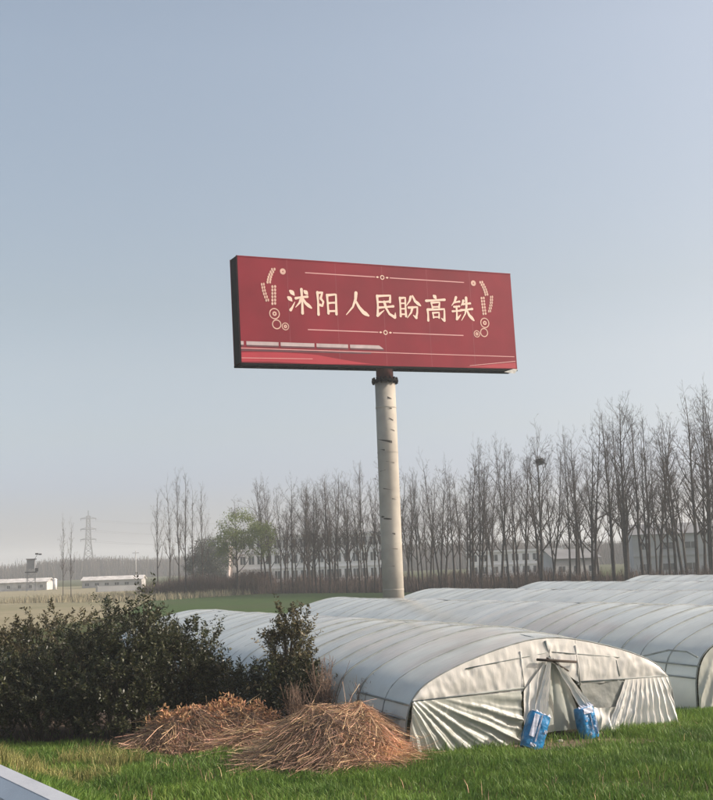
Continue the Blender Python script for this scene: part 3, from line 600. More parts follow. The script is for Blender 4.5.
# ------------------------------------------------------------------ blue packages, scraps and rubble by the tunnel mouth
def package(px, py, w_, h_, d_, rz, tilt, lean, label, stripe):
    p = at_z(px, py); t = thing('plastic_package', label, 'package', p, rz, 'blue plastic packages at the tunnel mouth')
    t.rotation_euler = (lean, tilt, rz)
    m = MB(); nx, nz = 10, 12; r = random.Random(px)
    def shell(u, v):          # closed puffy wrapped block: u round, v up
        a = 2*math.pi*u; ca, sa = math.cos(a), math.sin(a)
        sq = 1/max(abs(ca), abs(sa))**0.86; k = (1-0.10*(abs(v-0.5)*2)**4)
        n_ = 0.035*mnoise.noise(Vector((ca*3+px, sa*3, v*6)))
        return ((w_/2*ca*sq)*k+n_, (d_/2*sa*sq)*k+n_, h_*v+0.012*mnoise.noise(Vector((ca*4, sa*4, px+v))))
    m.grid(shell, 28, 14)
    m.poly([shell(k/28, 1) for k in range(28)]); m.poly([shell(k/28, 0) for k in reversed(range(28))])
    b = m.build('wrapped_body', M['blue'], t, True)
    for (u0,u1,v0,v1,mt,nm) in stripe:
        m = MB()
        m.grid(lambda u, v: ((u0+(u1-u0)*u)*w_ , -d_/2*1.055-0.012+0.010*math.sin(9*u+7*v), (v0+(v1-v0)*v)*h_), 5, 6); m.build(nm, M[mt], t, True)
    m = MB()
    for k in range(5): m.poly([(-w_/2+w_*k/5, -d_/2+0.02, h_*0.99), (-w_/2+w_*(k+1)/5, -d_/2+0.02, h_*0.99), (-w_/2+w_*(k+.6)/5, r.uniform(-.05,.05), h_*1.0+r.uniform(.04,.10))])
    m.build('torn_top', M['bluewhite'], t)
    return t
package(530, 749, 0.48, 0.80, 0.30, rad(12), rad(25), rad(-12), 'bright blue package with a white stripe, leaning left of the tunnel door', [(-0.36,-0.10,0.30,0.93,'bluewhite','pale_panel'),(-0.03,0.05,0.20,0.95,'bluewhite','white_stripe'),(-.2,.1,.06,.14,'bluewhite','white_mark'),(0.3,0.45,0.5,0.6,'bluewhite','white_mark')])
package(590, 738, 0.45, 0.70, 0.30, rad(30), rad(-6), rad(-8), 'darker blue crumpled package standing right of the tunnel door', [(-0.30,0.30,0.80,0.98,'bluewhite','pale_panel'),(0.02,0.09,0.25,0.75,'bluewhite','white_mark'),(-0.30,-0.18,0.55,0.62,'bluewhite','white_mark'),(0.28,0.36,0.1,0.7,'bluewhite','white_mark'),(-.2,-.1,.1,.2,'bluewhite','white_mark')])
def lump(name, mat, pos, s, seed, label, cat, group, flat=0.5):
    m = MB(); r = random.Random(seed)
    m.grid(lambda u, v: (lambda d: (d.x*s*(1+.5*mnoise.noise(d*1.7+Vector((seed,0,0)))), d.y*s*(1+.5*mnoise.noise(d*1.9+Vector((0,seed,0)))), max(0,(d.z*flat*s*(1+.4*mnoise.noise(d*2.3))+flat*s*0.6))))(Vector((math.cos(6.283*u)*math.sin(math.pi*v), math.sin(6.283*u)*math.sin(math.pi*v), math.cos(math.pi*v)))), 12, 8)
    o = m.build(name, mat, None, cat == 'scrap'); o.location = pos; tag(o, label, cat, group); return o
for i, (px, py, s, nm, mt, lb) in enumerate((
    (612,731,.17,'plastic_scrap','scrap','long pale scrap of plastic on the grass before the right folds'),
    (634,728,.12,'plastic_scrap','scrap','small pale plastic scrap just right of the long scrap'),
    (604,712,.20,'plastic_scrap','scrap','crumpled white plastic right behind the darker blue package'),
    (683,718,.14,'rubble_piece','stone','pale rubble piece by the first tunnel\'s right corner'),
    (688,724,.10,'rubble_piece','stone','smaller rubble piece in the gap between the two tunnels'),
    (597,735,.12,'rubble_piece','stone','rubble piece on the ground right of the darker blue package'),
    (560,742,.09,'rubble_piece','stone','rubble piece lying between the two blue packages'))):
    lump(nm, M[mt], at_z(px, py), s, i*3.7, lb, 'scrap' if nm.startswith('plastic') else 'rubble', 'litter at the tunnel mouth', 0.8 if i == 2 else 0.4)

# ------------------------------------------------------------------ bare trees
def gen_tree(seed, h, spread=1.0, nb=22, fork=False, up=0.0):
    r = random.Random(seed); tr = MB(); br = MB()
    n = 9; pts = []; x = y = 0.0; dx = r.uniform(-.02,.02); dy = r.uniform(-.02,.02)
    for i in range(n+1):
        pts.append(Vector((x, y, h*0.97*i/n))); x += h/n*dx; y += h/n*dy; dx += r.gauss(0,.022); dy += r.gauss(0,.022)
    r0 = h*0.0105
    rads = [r0*(1.25 if i == 0 else 1)*(1-0.93*(i/n)**0.9)+0.006 for i in range(n+1)]
    pts[0].z = -0.3
    tr.tube(pts, rads, 7)
    def along(t):
        k = t*n; i = min(int(k), n-1); f = k-i; return pts[i].lerp(pts[i+1], f), rads[i]*(1-f)+rads[i+1]*f
    def grow(p, d, L, rad_, lvl):
        segs = (5,3,2,1)[lvl]; q = [p]; dd = d.copy()
        for i in range(segs):
            dd = (dd + Vector((r.gauss(0,.12),r.gauss(0,.12),0.14+r.gauss(0,.08)+up*.1))).normalized(); q.append(q[-1]+dd*L/segs)
        rr = [max(0.0065, rad_*(1-0.8*i/segs)) for i in range(segs+1)]
        br.tube(q, rr, (5,4,3,3)[lvl], cap=False)
        if lvl >= 3: return
        nc = (6,4,2)[lvl]
        for k in range(nc):
            t = r.uniform(0.18,1.0) if lvl < 2 else r.uniform(.1,1.0); kk = t*segs; i = min(int(kk), segs-1)
            b = q[i].lerp(q[i+1], kk-i); base_d = (q[i+1]-q[i]).normalized()
            perp = base_d.orthogonal(); perp.rotate(Matrix.Rotation(r.uniform(0,6.283),3,base_d))
            ang = r.uniform(.45,.95); nd = (base_d*math.cos(ang)+perp*math.sin(ang)); nd.z += 0.25; nd.normalize()
            grow(b, nd, L*(0.50,0.48,0.5)[lvl]*r.uniform(.6,1.15)*(1.15-.45*t), rr[i]*0.55, lvl+1)
    for k in range(nb):
        t = 0.24+0.75*(k+r.random())/nb; p, rr = along(t); az = k*2.4+r.uniform(-.6,.6)
        el = r.uniform(.5,1.15)+0.3*t; d = Vector((math.cos(az)*math.cos(el), math.sin(az)*math.cos(el), math.sin(el)))
        L = h*(0.265*(1-t)**0.62+0.085)*r.uniform(.55,1.2)*spread
        grow(p, d, L, min(rr*0.62, h*0.0048), 0 if t < .85 else 1)
    return tr, br
protos = []
for k in range(13):
    tr, br = gen_tree(100+k, 18.0, spread=(1.0,0.85,1.1,0.9,1.0,0.8,1.15,0.95,0.9,0.75,1.05,0.85,1.0)[k], nb=(20,18,21,17,20,18,19,17,21,22,16,19,23)[k])
    protos.append((tr.mesh('trunk', M['bark'], True), br.mesh('branches', M['twig'])))
def plant_tree(k, pos, h, rz, lean, label, group, nm='poplar_tree', sxy=1.0):
    t = thing(nm, label, 'tree', pos, 0, group); t.rotation_euler = (lean[0], lean[1], rz); s = h/18.0; t.scale = (s*sxy, s*sxy, s)
    link('trunk', protos[k][0], t); link('branches', protos[k][1], t); return t
rt_ = random.Random(77)
A, B = Vector((41,116,0)), Vector((-36,200,0)); DT = (B-A); LT = DT.length; DT.normalize(); NT = Vector((-DT.y*-1, DT.x*-1, 0)); NT = Vector((DT.y, -DT.x, 0))
if NT.y < 0: NT = -NT
def row_height(t):      # taller stand towards the right edge
    return np.interp(t, [0,0.15,0.30,0.42,0.6,0.8,1.0], [20.8,20.2,18.6,17.0,16.8,17.0,15.5])
def px_of(p):
    v = p-Vector((0,0,CAM_H)); k = F_PX/v.dot(FW); return 356.5+v.dot(CR)*k
front_row = []
for row, (off, spc) in enumerate(((0,1.8),(4.5,2.5),(10,4.0))):
    s_ = 0.6*row
    while s_ < LT:
        p = A + DT*s_ + NT*(off+rt_.uniform(-.9,.9)); s_ += spc*rt_.uniform(.55,1.45)
        t = (p-A).dot(DT)/LT; h = row_height(t)*rt_.uniform(.84,1.06)*(1 if row < 2 else .92)
        if px_of(p) < 258+6*row: continue
        front_row.append((row, px_of(p), p, h))
polepx = 393.6
fr_r = sorted([f for f in front_row if f[0] == 0 and f[1] > polepx], key=lambda f: f[1]); fr_l = sorted([f for f in front_row if f[0] == 0 and f[1] <= polepx], key=lambda f: -f[1])
for f in front_row:
    row, px, p, h = f
    if row == 0:
        if f in fr_r: lab = '%s bare poplar to the right of the billboard pole, front row' % ordinal(fr_r.index(f)+1)
        else: lab = '%s bare poplar to the left of the billboard pole, front row' % ordinal(fr_l.index(f)+1)
        g = 'bare poplars in the front of the tree line'
    else: lab = 'bare poplar in the rear rows of the tree line'; g = 'bare poplars in the rear of the tree line'
    plant_tree(rt_.randrange(13), p, h, rt_.uniform(0,6.28), (rt_.gauss(0,.035), rt_.gauss(-.045,.04)), lab, g, sxy=rt_.uniform(.7,1.15))
# tall slender group at the left, and two thin trees in the dry field
lefts = [(158,596,17.0,'leftmost poplar of the tall group, a broken low branch reaching left'),(170,595,18.5,'second poplar from the left in the tall left group'),(179,596,19.2,'tallest poplar in the group left of the green tree'),(186,597,18.6,'fourth poplar from the left in the tall left group'),(194,595,17.0,'slim poplar second from the right in the left group'),(203,594,18.0,'rightmost poplar of the left group, beside the dark evergreen')]
for i, (px, py, h, lb) in enumerate(lefts):
    plant_tree((1,5,7,3,5,1)[i], at_z(px, py), h, i*1.3, (0, -.02), lb, 'tall bare poplars left of the green tree', sxy=0.62)
for px, py, h, lb in ((63,600,13.0,'thin bare sapling in the dry field, left of a pair'),(71,601,12.0,'thin bare sapling in the dry field, right of a pair')):
    plant_tree(5, at_z(px, py), h, px*.7, (0,0), lb, 'thin bare saplings in the dry field', sxy=0.5)
# nest
best = min([f for f in front_row if f[0] == 0], key=lambda f: abs(f[1]-552)); bp3 = at_d(540, 461, best[2].y)
rn = random.Random(5); m = MB()
for k in range(160):
    a = Vector((rn.gauss(0,.26),rn.gauss(0,.26),rn.gauss(0,.20))); d = Vector((rn.gauss(0,1),rn.gauss(0,1),rn.gauss(0,.5))).normalized()*rn.uniform(.15,.4); m.tube([a-d,a+d*0.2,a+d], 0.025, 3)
m.grid(lambda u, v: (0.36*math.cos(6.283*u)*math.sin(math.pi*v), 0.36*math.sin(6.283*u)*math.sin(math.pi*v), 0.28*math.cos(math.pi*v)), 10, 6)
o = m.build('bird_nest', M['nest']); o.location = bp3; tag(o, 'dark ball of twigs high in a bare poplar right of the billboard', 'nest')

# leafing tree with a pale green crown, and the dark evergreen beside it
def leafy(name, label, cat, pos, h, crown, nleaf, size, mat, seed, trunk_k=2, tw=1.0, extra=True):
    t = thing(name, label, cat, pos); r = np.random.RandomState(seed)
    s = h/18.0; me = protos[trunk_k]
    for nm, md in (('trunk', me[0]), ('branches', me[1])):
        o = link(nm, md, t); o.scale = (s*tw, s*tw, s)
    P = []
    for (cx, cy, cz, rx, rz, wgt) in crown:
        n = int(nleaf*wgt); nb = max(6, n//60); c = r.normal(0, 1, (nb,3)); c /= np.linalg.norm(c, axis=1)[:,None]; c *= r.uniform(.35,1,(nb,1))**0.5
        c = c*[rx,rx,rz]+[cx,cy,cz]; idx = r.randint(0,nb,n); P.append(c[idx]+r.normal(0,1,(n,3))*[rx*.13,rx*.13,rz*.13])
    C = np.concatenate(P); n = len(C); a = r.normal(0,1,(n,3)); a /= np.linalg.norm(a,axis=1)[:,None]; b = np.cross(a, r.normal(0,1,(n,3))); b /= np.linalg.norm(b,axis=1)[:,None]
    sz = size*r.uniform(.6,1.3,(n,1)); V = np.stack([C-a*sz, C+b*sz*.5, C+a*sz, C-b*sz*.5],1)
    link('foliage', np_mesh('foliage', V, 4, mat), t); return t
gp = at_z(238, 595)
leafy('leafing_tree', 'tree with a fresh pale green crown left of the billboard', 'tree', gp, 13.5, [(0.8,0,9.8,3.6,2.8,1),(-1.4,0,7.4,2.8,2.4,.6),(3.4,0,8.0,2.8,2.8,.7)], 4600, 0.13, M['budgreen'], 5, 2, 1.3)
leafy('evergreen_tree', 'dark grey green evergreen left of the pale green tree', 'tree', at_d(208, 590, 230)*1.0, 11.0, [(0,0,6.8,3.2,3.4,1),(-2.0,0,4.6,2.6,2.6,.7),(2.2,0,5.2,2.4,3.0,.7)], 6000, 0.16, M['darkleaf'], 6, 4, 1.0).location.z = 0

# dry brown scrub under the tree line
rs = np.random.RandomState(21)
def scrub(name, p0, p1, width, n, hmean, label, mat, seed):
    r = np.random.RandomState(seed); s = r.uniform(0,1,n); q = r.uniform(0,width,n)
    d = np.array([p1[0]-p0[0], p1[1]-p0[1]]); ln = np.hypot(*d); d = d/ln; nn = np.array([d[1],-d[0]]); nn = nn if nn[1] > 0 else -nn
    x = p0[0]+d[0]*s*ln+nn[0]*q; y = p0[1]+d[1]*s*ln+nn[1]*q
    hh = hmean*np.clip(1+0.35*vnoise(s*ln, q, 0.35, seed)+r.normal(0,.25,n), .25, 1.9)
    wv = r.uniform(.02,.05,n); a = r.uniform(0,6.28,n); lx = r.normal(0,.16,n)*hh; ly = r.normal(0,.16,n)*hh
    b = np.stack([x,y,np.full(n,-.05)],1); tpt = np.stack([x+lx,y+ly,hh],1); wd = np.stack([np.cos(a)*wv,np.sin(a)*wv,np.zeros(n)],1)
    o = link(name, np_mesh(name, np.stack([b-wd, b+wd, tpt+wd*.3, tpt-wd*.3],1), 4, mat)); tag(o, label, 'scrub', None, 'stuff'); return o
scrub('undergrowth', (A-NT*1.2)-DT*4, B-NT*1.2, 13, 24000, 1.7, 'dry brown undergrowth along the foot of the tree line', M['scrub'], 4)
scrub('undergrowth', at_z(135,598), at_z(262,594), 8, 8000, 2.0, 'grey brown thicket under the tall poplars at the left', M['scrub'], 5)
scrub('reed_strip', at_z(-20,604), at_z(140,602), 26, 7000, 0.7, 'pale dry grass standing in the field at the left', node_mat('pale_reeds',(0.30,0.27,0.18),0.8,0.3,0.3,island=0.3), 6)

# ------------------------------------------------------------------ far buildings
def building(name, label, cat, p, rz, Lx, Dy, H, floors, ncol, wall, roofmat, win=(0.62,0.52), flat=True, group=None):
    t = thing(name, label, cat, p, rz)
    m = MB(); m.box(0, Lx, 0, Dy, -0.2, H); m.build('wall', M[wall], t)
    if flat:
        m = MB(); m.box(-0.3, Lx+0.3, -0.35, Dy+0.3, H, H+0.45); m.build('parapet', M[wall], t)
    fh = H/max(1,floors)
    for f in range(floors):
        if f: 
            m = MB(); m.box(-0.1, Lx+0.1, -0.22, 0, f*fh-0.14, f*fh+0.14); m.build('floor_band', M[wall], t)
        for c in range(ncol):
            cw = Lx/ncol; x = c*cw+cw*(1-win[0])/2; z = f*fh+fh*0.30
            m = MB(); m.box(x, x+cw*win[0], -0.03, 0.02, z, z+fh*win[1]); g = m.build('window', M['glass'], t)
            m = MB(); m.box(x-.06, x+cw*win[0]+.06, -0.10, -0.032, z-0.12, z-0.02); m.box(x+cw*win[0]/2-.04, x+cw*win[0]/2+.04, -0.06, -0.032, z, z+fh*win[1]); m.build('window_frame', M[wall], g)
    return t
def gable(t, Lx, Dy, H, rise, mat, ov=0.4):
    m = MB(); mid = Dy/2
    for ya, yb_ in ((-ov, mid), (Dy+ov, mid)):
        m.quad((-ov,ya,H-0.05),(Lx+ov,ya,H-0.05),(Lx+ov,yb_,H+rise),(-ov,yb_,H+rise))
    o = m.build('roof', mat, t); sd = o.modifiers.new('thick','SOLIDIFY'); sd.thickness = 0.12; sd.offset = 1
    for x in (0, Lx):
        m = MB(); m.poly([(x,0,H),(x,Dy,H),(x,mid,H+rise-.05)]); m.build('gable_end', M['greywall'], t)
p = at_d(222, 590, 262); p.z = 0
building('office_block', 'long white three storey block behind the trunks left of the pole', 'building', p, rad(-6), 37.4, 12, 10.4, 3, 19, 'concretewhite', None)
p = at_d(206, 590, 258); p.z = 0
building('stair_block', 'narrow pinkish block end beside the pale green tree', 'building', p, rad(-6), 5.2, 11, 8.2, 2, 2, 'concretepink', None)
p = at_d(470, 590, 250); p.z = 0
building('low_workshop', 'low white building glimpsed through the trunks right of the pole', 'building', p, rad(-4), 20, 9, 5.2, 2, 9, 'concretewhite', None)
p = at_d(636, 590, 196); p.z = 0
t = building('dark_shed', 'big grey shed with a dark roof behind the trunks at right', 'building', p, rad(-10), 34, 18, 7.0, 2, 9, 'greywall', None, win=(0.5,0.3), flat=False); gable(t, 34, 18, 7.0, 1.9, M['greyroof'])
p = at_d(556, 590, 215); p.z = 0
t = building('small_shed', 'small grey gabled shed half hidden by trunks left of the big shed', 'building', p, rad(14), 9, 8, 3.4, 1, 3, 'greywall', None, win=(0.4,0.3), flat=False); gable(t, 9, 8, 3.4, 1.7, M['greyroof'])
# low sheds in the dry field at the left
p = at_d(-8, 590, 300); p.z = 0
t = building('field_shed', 'low white shed at the left edge below the lookout tower', 'building', p, rad(2), 14.0, 8, 2.1, 1, 5, 'dulledwhite', None, win=(0.25,0.35), flat=False); gable(t, 14.0, 8, 2.1, 0.9, M['dulledwhite'])
p = at_d(97, 590, 242); p.z = 0
t = thing('boundary_wall', 'low white wall in the dry field below the pylon', 'wall', p, rad(2))
m = MB(); m.box(0, 9.6, 0, 0.25, -.1, 1.05); m.build('wall_body', M['concretewhite'], t)
m = MB(); m.box(-.06, 9.66, -0.05, 0.30, 1.05, 1.14); m.build('coping', M['concretewhite'], t)
m = MB(); m.box(-0.25, 0.15, -0.06, 0.34, -.1, 1.32); m.build('pier', M['greywall'], t)
p = at_d(82, 590, 305); p.z = 0
t = building('far_hall', 'long low hall with a pale roof standing behind the low white wall', 'building', p, rad(3), 15.5, 8, 1.9, 1, 6, 'greywall', None, win=(0.4,0.35), flat=False); gable(t, 15.5, 8, 1.9, 0.9, M['dulledwhite'])
p = at_d(55, 590, 298); p.z = 0
t = thing('storage_tank', 'white upright tank right of the low white shed', 'tank', p)
m = MB(); m.tube([(0,0,-.1),(0,0,2.5)], 0.55, 16); m.build('tank_body', M['concretewhite'], t, True)
m = MB(); m.tube([(0,0,2.5),(0,0,2.62),(0,0,2.9)], [0.60,0.58,0.15], 16); m.build('tank_cap', M['concretewhite'], t, True)
m = MB(); m.bar((0.58,-0.1,0),(0.58,-0.1,2.5),.05); m.bar((0.58,.15,0),(0.58,.15,2.5),.05); m.build('ladder', M['farsteel'], t)
# lookout / floodlight tower
p = at_d(31, 590, 285); p.z = 0
t = thing('lookout_tower', 'small steel lookout tower with a dark cabin above the low white shed', 'tower', p, rad(8))
for sx in (-1,1):
    for sy in (-1,1):
        m = MB(); m.bar((sx*1.0,sy*1.0,-.1),(sx*0.85,sy*0.85,7.6),0.13); m.build('leg', M['farsteel'], t)
for z in (1.5,3.0,4.5):
    m = MB()
    for sx in (-1,1): m.bar((sx*.95,-.95,z),(sx*-.95,-.95,z+1.4),.06); m.bar((sx*.95,.95,z),(sx*-.95,.95,z+1.4),.06)
    m.build('brace', M['farsteel'], t)
m = MB(); m.box(-1.3,1.3,-1.3,1.3,4.5,4.75); m.build('platform', M['black'], t)
m = MB(); m.poly([(-0.75,-.75,5.5),(0.75,-.75,5.5),(1.05,-.9,7.6),(-0.95,-.9,7.6)]); m.box(-0.85,0.95,-.75,.8,5.5,7.7); cb = m.build('cabin', M['farsteel'], t)
m = MB(); m.box(-1.1,1.2,-1.0,1.0,7.7,7.9); m.build('cabin_roof', M['black'], t)
m = MB(); m.box(1.0,1.7,-.3,.3,4.76,5.6); m.build('control_box', M['black'], t)
m = MB(); m.bar((0.9,0,7.9),(1.5,0,8.9),.08); m.box(1.0,1.7,-.25,.25,8.85,9.25); m.box(1.8,2.5,-.25,.25,8.75,9.1); m.build('floodlight', M['black'], t)
# lattice pylon with three crossarms
p = at_d(88.5, 580, 850); p.z = 0
t = thing('lattice_pylon', 'tall hazy lattice power pylon at the left', 'pylon', p, rad(18)); t.scale = (1.6,1.6,1.58)
def hw_(z): return 3.0+(1.15-3.0)*min(1,z/16.0) if z < 16 else 1.15-0.55*(z-16)/15
for sx in (-1,1):
    for sy in (-1,1):
        m = MB(); zs = [0,16,28.5]; 
        for a, b in zip(zs[:-1], zs[1:]): m.bar((sx*hw_(a),sy*hw_(a),a),(sx*hw_(b),sy*hw_(b),b),0.34)
        m.build('leg', M['farsteel'], t)
zz = [0,4,8,11,13.5,16,18,20,22,24,26,28.5]
for a, b in zip(zz[:-1], zz[1:]):
    m = MB()
    for sy in (-1,1):
        m.bar((-hw_(a),sy*hw_(a),a),(hw_(b),sy*hw_(b),b),.14); m.bar((hw_(a),sy*hw_(a),a),(-hw_(b),sy*hw_(b),b),.14); m.bar((-hw_(b),sy*hw_(b),b),(hw_(b),sy*hw_(b),b),.14)
    for sx in (-1,1): m.bar((sx*hw_(a),-hw_(a),a),(sx*hw_(b),hw_(b),b),.14)
    m.build('lattice_brace', M['farsteel'], t)
m = MB(); m.bar((0,0,28.5),(0,0,31),.4); m.build('peak', M['farsteel'], t)
tips = []
for z in (17.5, 22.3, 27.2):
    m = MB(); 
    for sx in (-1,1): m.bar((0,0,z),(sx*3.6,0,z+.1),.34); m.bar((0,0,z+1.0),(sx*3.6,0,z+.1),.2); tips.append((sx*3.4, z-0.6))
    m.build('crossarm', M['farsteel'], t)
    for sx in (-1,1):
        m = MB(); m.tube([(sx*3.4,0,z+.05),(sx*3.4,0,z-.9)], .12, 6); m.build('insulator', M['farsteel'], t)
cz = math.cos(rad(18)); sz_ = math.sin(rad(18))
for i, (lx, z) in enumerate(tips):
    a = Vector((p.x+lx*cz*1.6, p.y+lx*sz_*1.6, z*1.58)); b = a+Vector((-130, 330, 0)) ; c = a+Vector((160,-10+60,0))
    m = MB(); m.tube([a.lerp(c, q/14)-Vector((0,0,5.0*4*(q/14)*(1-q/14))) for q in range(15)], 0.05, 3)
    o = m.build('power_cable', M['farsteel']); tag(o, '%s power cable from the %s crossarm of the pylon' % ('left' if lx < 0 else 'right', ('lowest','middle','highest')[i//2]), 'cable', 'cables of the pylon')
# utility poles in the far field
for px, h, lb in ((136,9.5,'thin pale utility pole left of the tall poplars'),):
    p = at_d(px, 590, 320); p.z = 0; t = thing('utility_pole', lb, 'pole', p, 0)
    m = MB(); m.tube([(0,0,-.2),(0,0,h)], [.17,.11], 8); m.build('shaft', M['greywall'], t, True)
    m = MB(); m.bar((-.9,0,h-.6),(.9,0,h-.6),.12); m.build('crossarm', M['farsteel'], t)
# far wood along the horizon
def far_wood(name, label, pts, n, h0, seed):
    r = np.random.RandomState(seed); Q = []
    seg = r.randint(0,len(pts)-1,n); f = r.uniform(0,1,n); P = np.array(pts, float)
    n0_ = n; x = P[seg,0]*(1-f)+P[seg+1,0]*f+r.normal(0,6,n); y = P[seg,1]*(1-f)+P[seg+1,1]*f+r.normal(0,16,n)
    hh = h0*np.clip(0.8+0.28*vnoise(x,y*0.2,0.035,seed)+r.normal(0,.09,n),.2,1.4)
    a = r.uniform(0,6.28,n); wv = r.uniform(.05,.22,n)
    b = np.stack([x,y,np.full(n,-.2)],1); tp = np.stack([x+r.normal(0,1.6,n),y,hh],1); wd = np.stack([np.cos(a)*wv,np.sin(a)*wv,0*a],1)
    o = link(name, np_mesh(name, np.stack([b-wd,b+wd,tp+wd*.6,tp-wd*.6],1),4,M['twig'])); tag(o, label, 'wood', None, 'stuff')
far_wood('far_wood', 'far hazy strip of bare wood along the left horizon', [(-460,560),(-260,640),(-120,700),(40,760)], 24000, 13.0, 3)
far_wood('far_wood', 'farther faint wood along the whole horizon', [(-800,1000),(-300,1250),(200,1300),(700,1150),(1000,1000)], 34000, 15.0, 9)

far_wood('far_wood', 'hazy bare wood showing between the trunks of the tree line', [(-70,520),(80,470),(200,430),(330,420)], 20000, 11.0, 14)

# ------------------------------------------------------------------ shrubs beside the tunnel
def shrub(label, x, y, h, rx, ry, nshoot, seed, mat, leaf=0.044, skirt=0.10, spiky=0.0, group='evergreen shrubs left of the tunnels', per=46):
    t = thing('evergreen_shrub', label, 'shrub', (x,y,0), 0, group); r = np.random.RandomState(seed); rr = random.Random(seed)
    m = MB(); tips_ = []
    for k in range(9):
        a = rr.uniform(0,6.28); q = rr.uniform(.15,.75); tp = Vector((math.cos(a)*rx*q, math.sin(a)*ry*q, h*rr.uniform(.55,.88)))
        b = Vector((rr.uniform(-.15,.15), rr.uniform(-.15,.15), -.1)); mid = b.lerp(tp,.5)+Vector((rr.uniform(-.15,.15),rr.uniform(-.15,.15),0.15))
        m.tube([b,mid,tp], [.045,.03,.012], 5)
    for k in range(34):
        a = rr.uniform(0,6.28); q = rr.uniform(.5,1.02); z_ = h*rr.uniform(.35,.92); e_ = Vector((math.cos(a)*rx*q*math.sqrt(max(.05,1-(z_/h-.45)**2*2)), math.sin(a)*ry*q, z_)); b = Vector((e_.x*.35, e_.y*.35, z_*.62))
        m.tube([b, b.lerp(e_,.55)+Vector((0,0,.05)), e_+Vector((rr.uniform(-.1,.1),rr.uniform(-.1,.1),rr.uniform(.05,.3)))], [.012,.008,.004], 4, cap=False)
    m.build('stem', M['stem'], t)
    # shoots start inside the crown and reach outward / upward
    d = r.normal(0,1,(nshoot,3)); d[:,2] = np.abs(d[:,2])*0.9-0.25; d /= np.linalg.norm(d,axis=1)[:,None]
    q = r.uniform(.30,.88,nshoot)**0.6; cz_ = h*0.50
    lump_ = 1+0.22*np.sin(d[:,0]*4+seed)*np.cos(d[:,1]*3+seed*2)+0.18*np.sin(d[:,2]*7+seed+d[:,0]*3)
    o = np.stack([d[:,0]*rx*q*lump_, d[:,1]*ry*q*lump_, cz_+d[:,2]*h*0.46*q*lump_],1)
    low = r.uniform(0,1,nshoot) < .25; o[low,2] = r.uniform(skirt*h,h*.45,low.sum())
    dirn = d*0.7+np.stack([r.normal(0,.3,nshoot),r.normal(0,.3,nshoot),r.uniform(.25,.9,nshoot)],1); dirn /= np.linalg.norm(dirn,axis=1)[:,None]
    ln = r.uniform(.25,.62,nshoot)*(1+spiky*(r.uniform(0,1,nshoot) > .9)*1.6)
    k = per; tt = (np.arange(k)+.5)/k
    P = o[:,None,:]+dirn[:,None,:]*(ln[:,None]*tt[None,:])[:,:,None]
    P[:,:,2] -= 0.10*(ln[:,None]*tt[None,:])**2
    n = nshoot*k; P = P.reshape(-1,3)+r.normal(0,.018,(n,3)); D = np.repeat(dirn,k,0)
    side = np.cross(D, r.normal(0,1,(n,3))); side /= np.linalg.norm(side,axis=1)[:,None]+1e-6
    ld = D*0.55+side*0.9; ld /= np.linalg.norm(ld,axis=1)[:,None]; wd = np.cross(ld, r.normal(0,1,(n,3))); wd /= np.linalg.norm(wd,axis=1)[:,None]+1e-6
    s = leaf*r.uniform(.45,1.45,(n,1))*np.repeat(r.uniform(.7,1.25,(nshoot,1)),k,0); B_ = P; gone = np.repeat(r.uniform(0,1,nshoot) < .06, k); s[gone] *= .12
    V = np.stack([B_, B_+ld*s*.9+wd*s*.42, B_+ld*s*2.0, B_+ld*s*.9-wd*s*.42],1); V[:,:,2] = np.maximum(V[:,:,2], .02)
    link('foliage', np_mesh('foliage', V, 4, mat), t)
    return t
SHR = [
 ('dark shrub at the left edge of the photo', -11.2,33.5,2.9,1.7,1.5,420,1,'oliveleaf',0.0),
 ('olive topped shrub, second from the left edge', -9.0,33.8,3.15,1.7,1.5,440,2,'oliveleaf',0.1),
 ('low dark shrub in front at the far left', -10.0,31.2,2.2,1.6,1.1,380,3,'shrubleaf',0.0),
 ('broad dark shrub behind the weedy grass at left', -7.6,31.2,2.9,1.7,1.3,480,4,'shrubleaf',0.2),
 ('tallest shrub with thin shoots rising above the tunnels\' far end', -6.1,31.4,3.6,1.4,1.2,540,5,'shrubleaf',0.9),
 ('glossy dark shrub overlapping the white tunnel side', -4.85,30.8,2.75,1.15,1.0,400,6,'shrubleaf',0.7),
 ('low dark shrub between the tall shrub and the leafy dead heap', -6.3,29.6,1.9,1.4,0.9,360,7,'shrubleaf',0.0),
 ('upright shrub on its own in front of the tunnel roof', -1.95,30.2,3.2,0.46,0.46,210,8,'oliveleaf',0.9),
 ('low dark shrub behind the crest of the leafy dead heap', -3.6,30.6,1.7,1.2,0.8,300,9,'shrubleaf',0.0),
 ('low dark shrub under the olive shrubs at the far left', -8.4,30.0,1.5,1.5,0.8,300,11,'shrubleaf',0.0),
 ('lowest dark shrub at the left edge behind the weeds', -10.8,30.6,1.5,1.3,0.8,280,12,'shrubleaf',0.0),
 ('bushy dark clump at the foot of the upright shrub', -1.7,29.6,1.75,0.85,0.7,260,10,'shrubleaf',0.1)]
for lb, x, y, h, rx, ry, ns, sd_, mt, sp_ in SHR: shrub(lb, x, y, h, rx, ry, ns, sd_, M[mt], spiky=sp_)

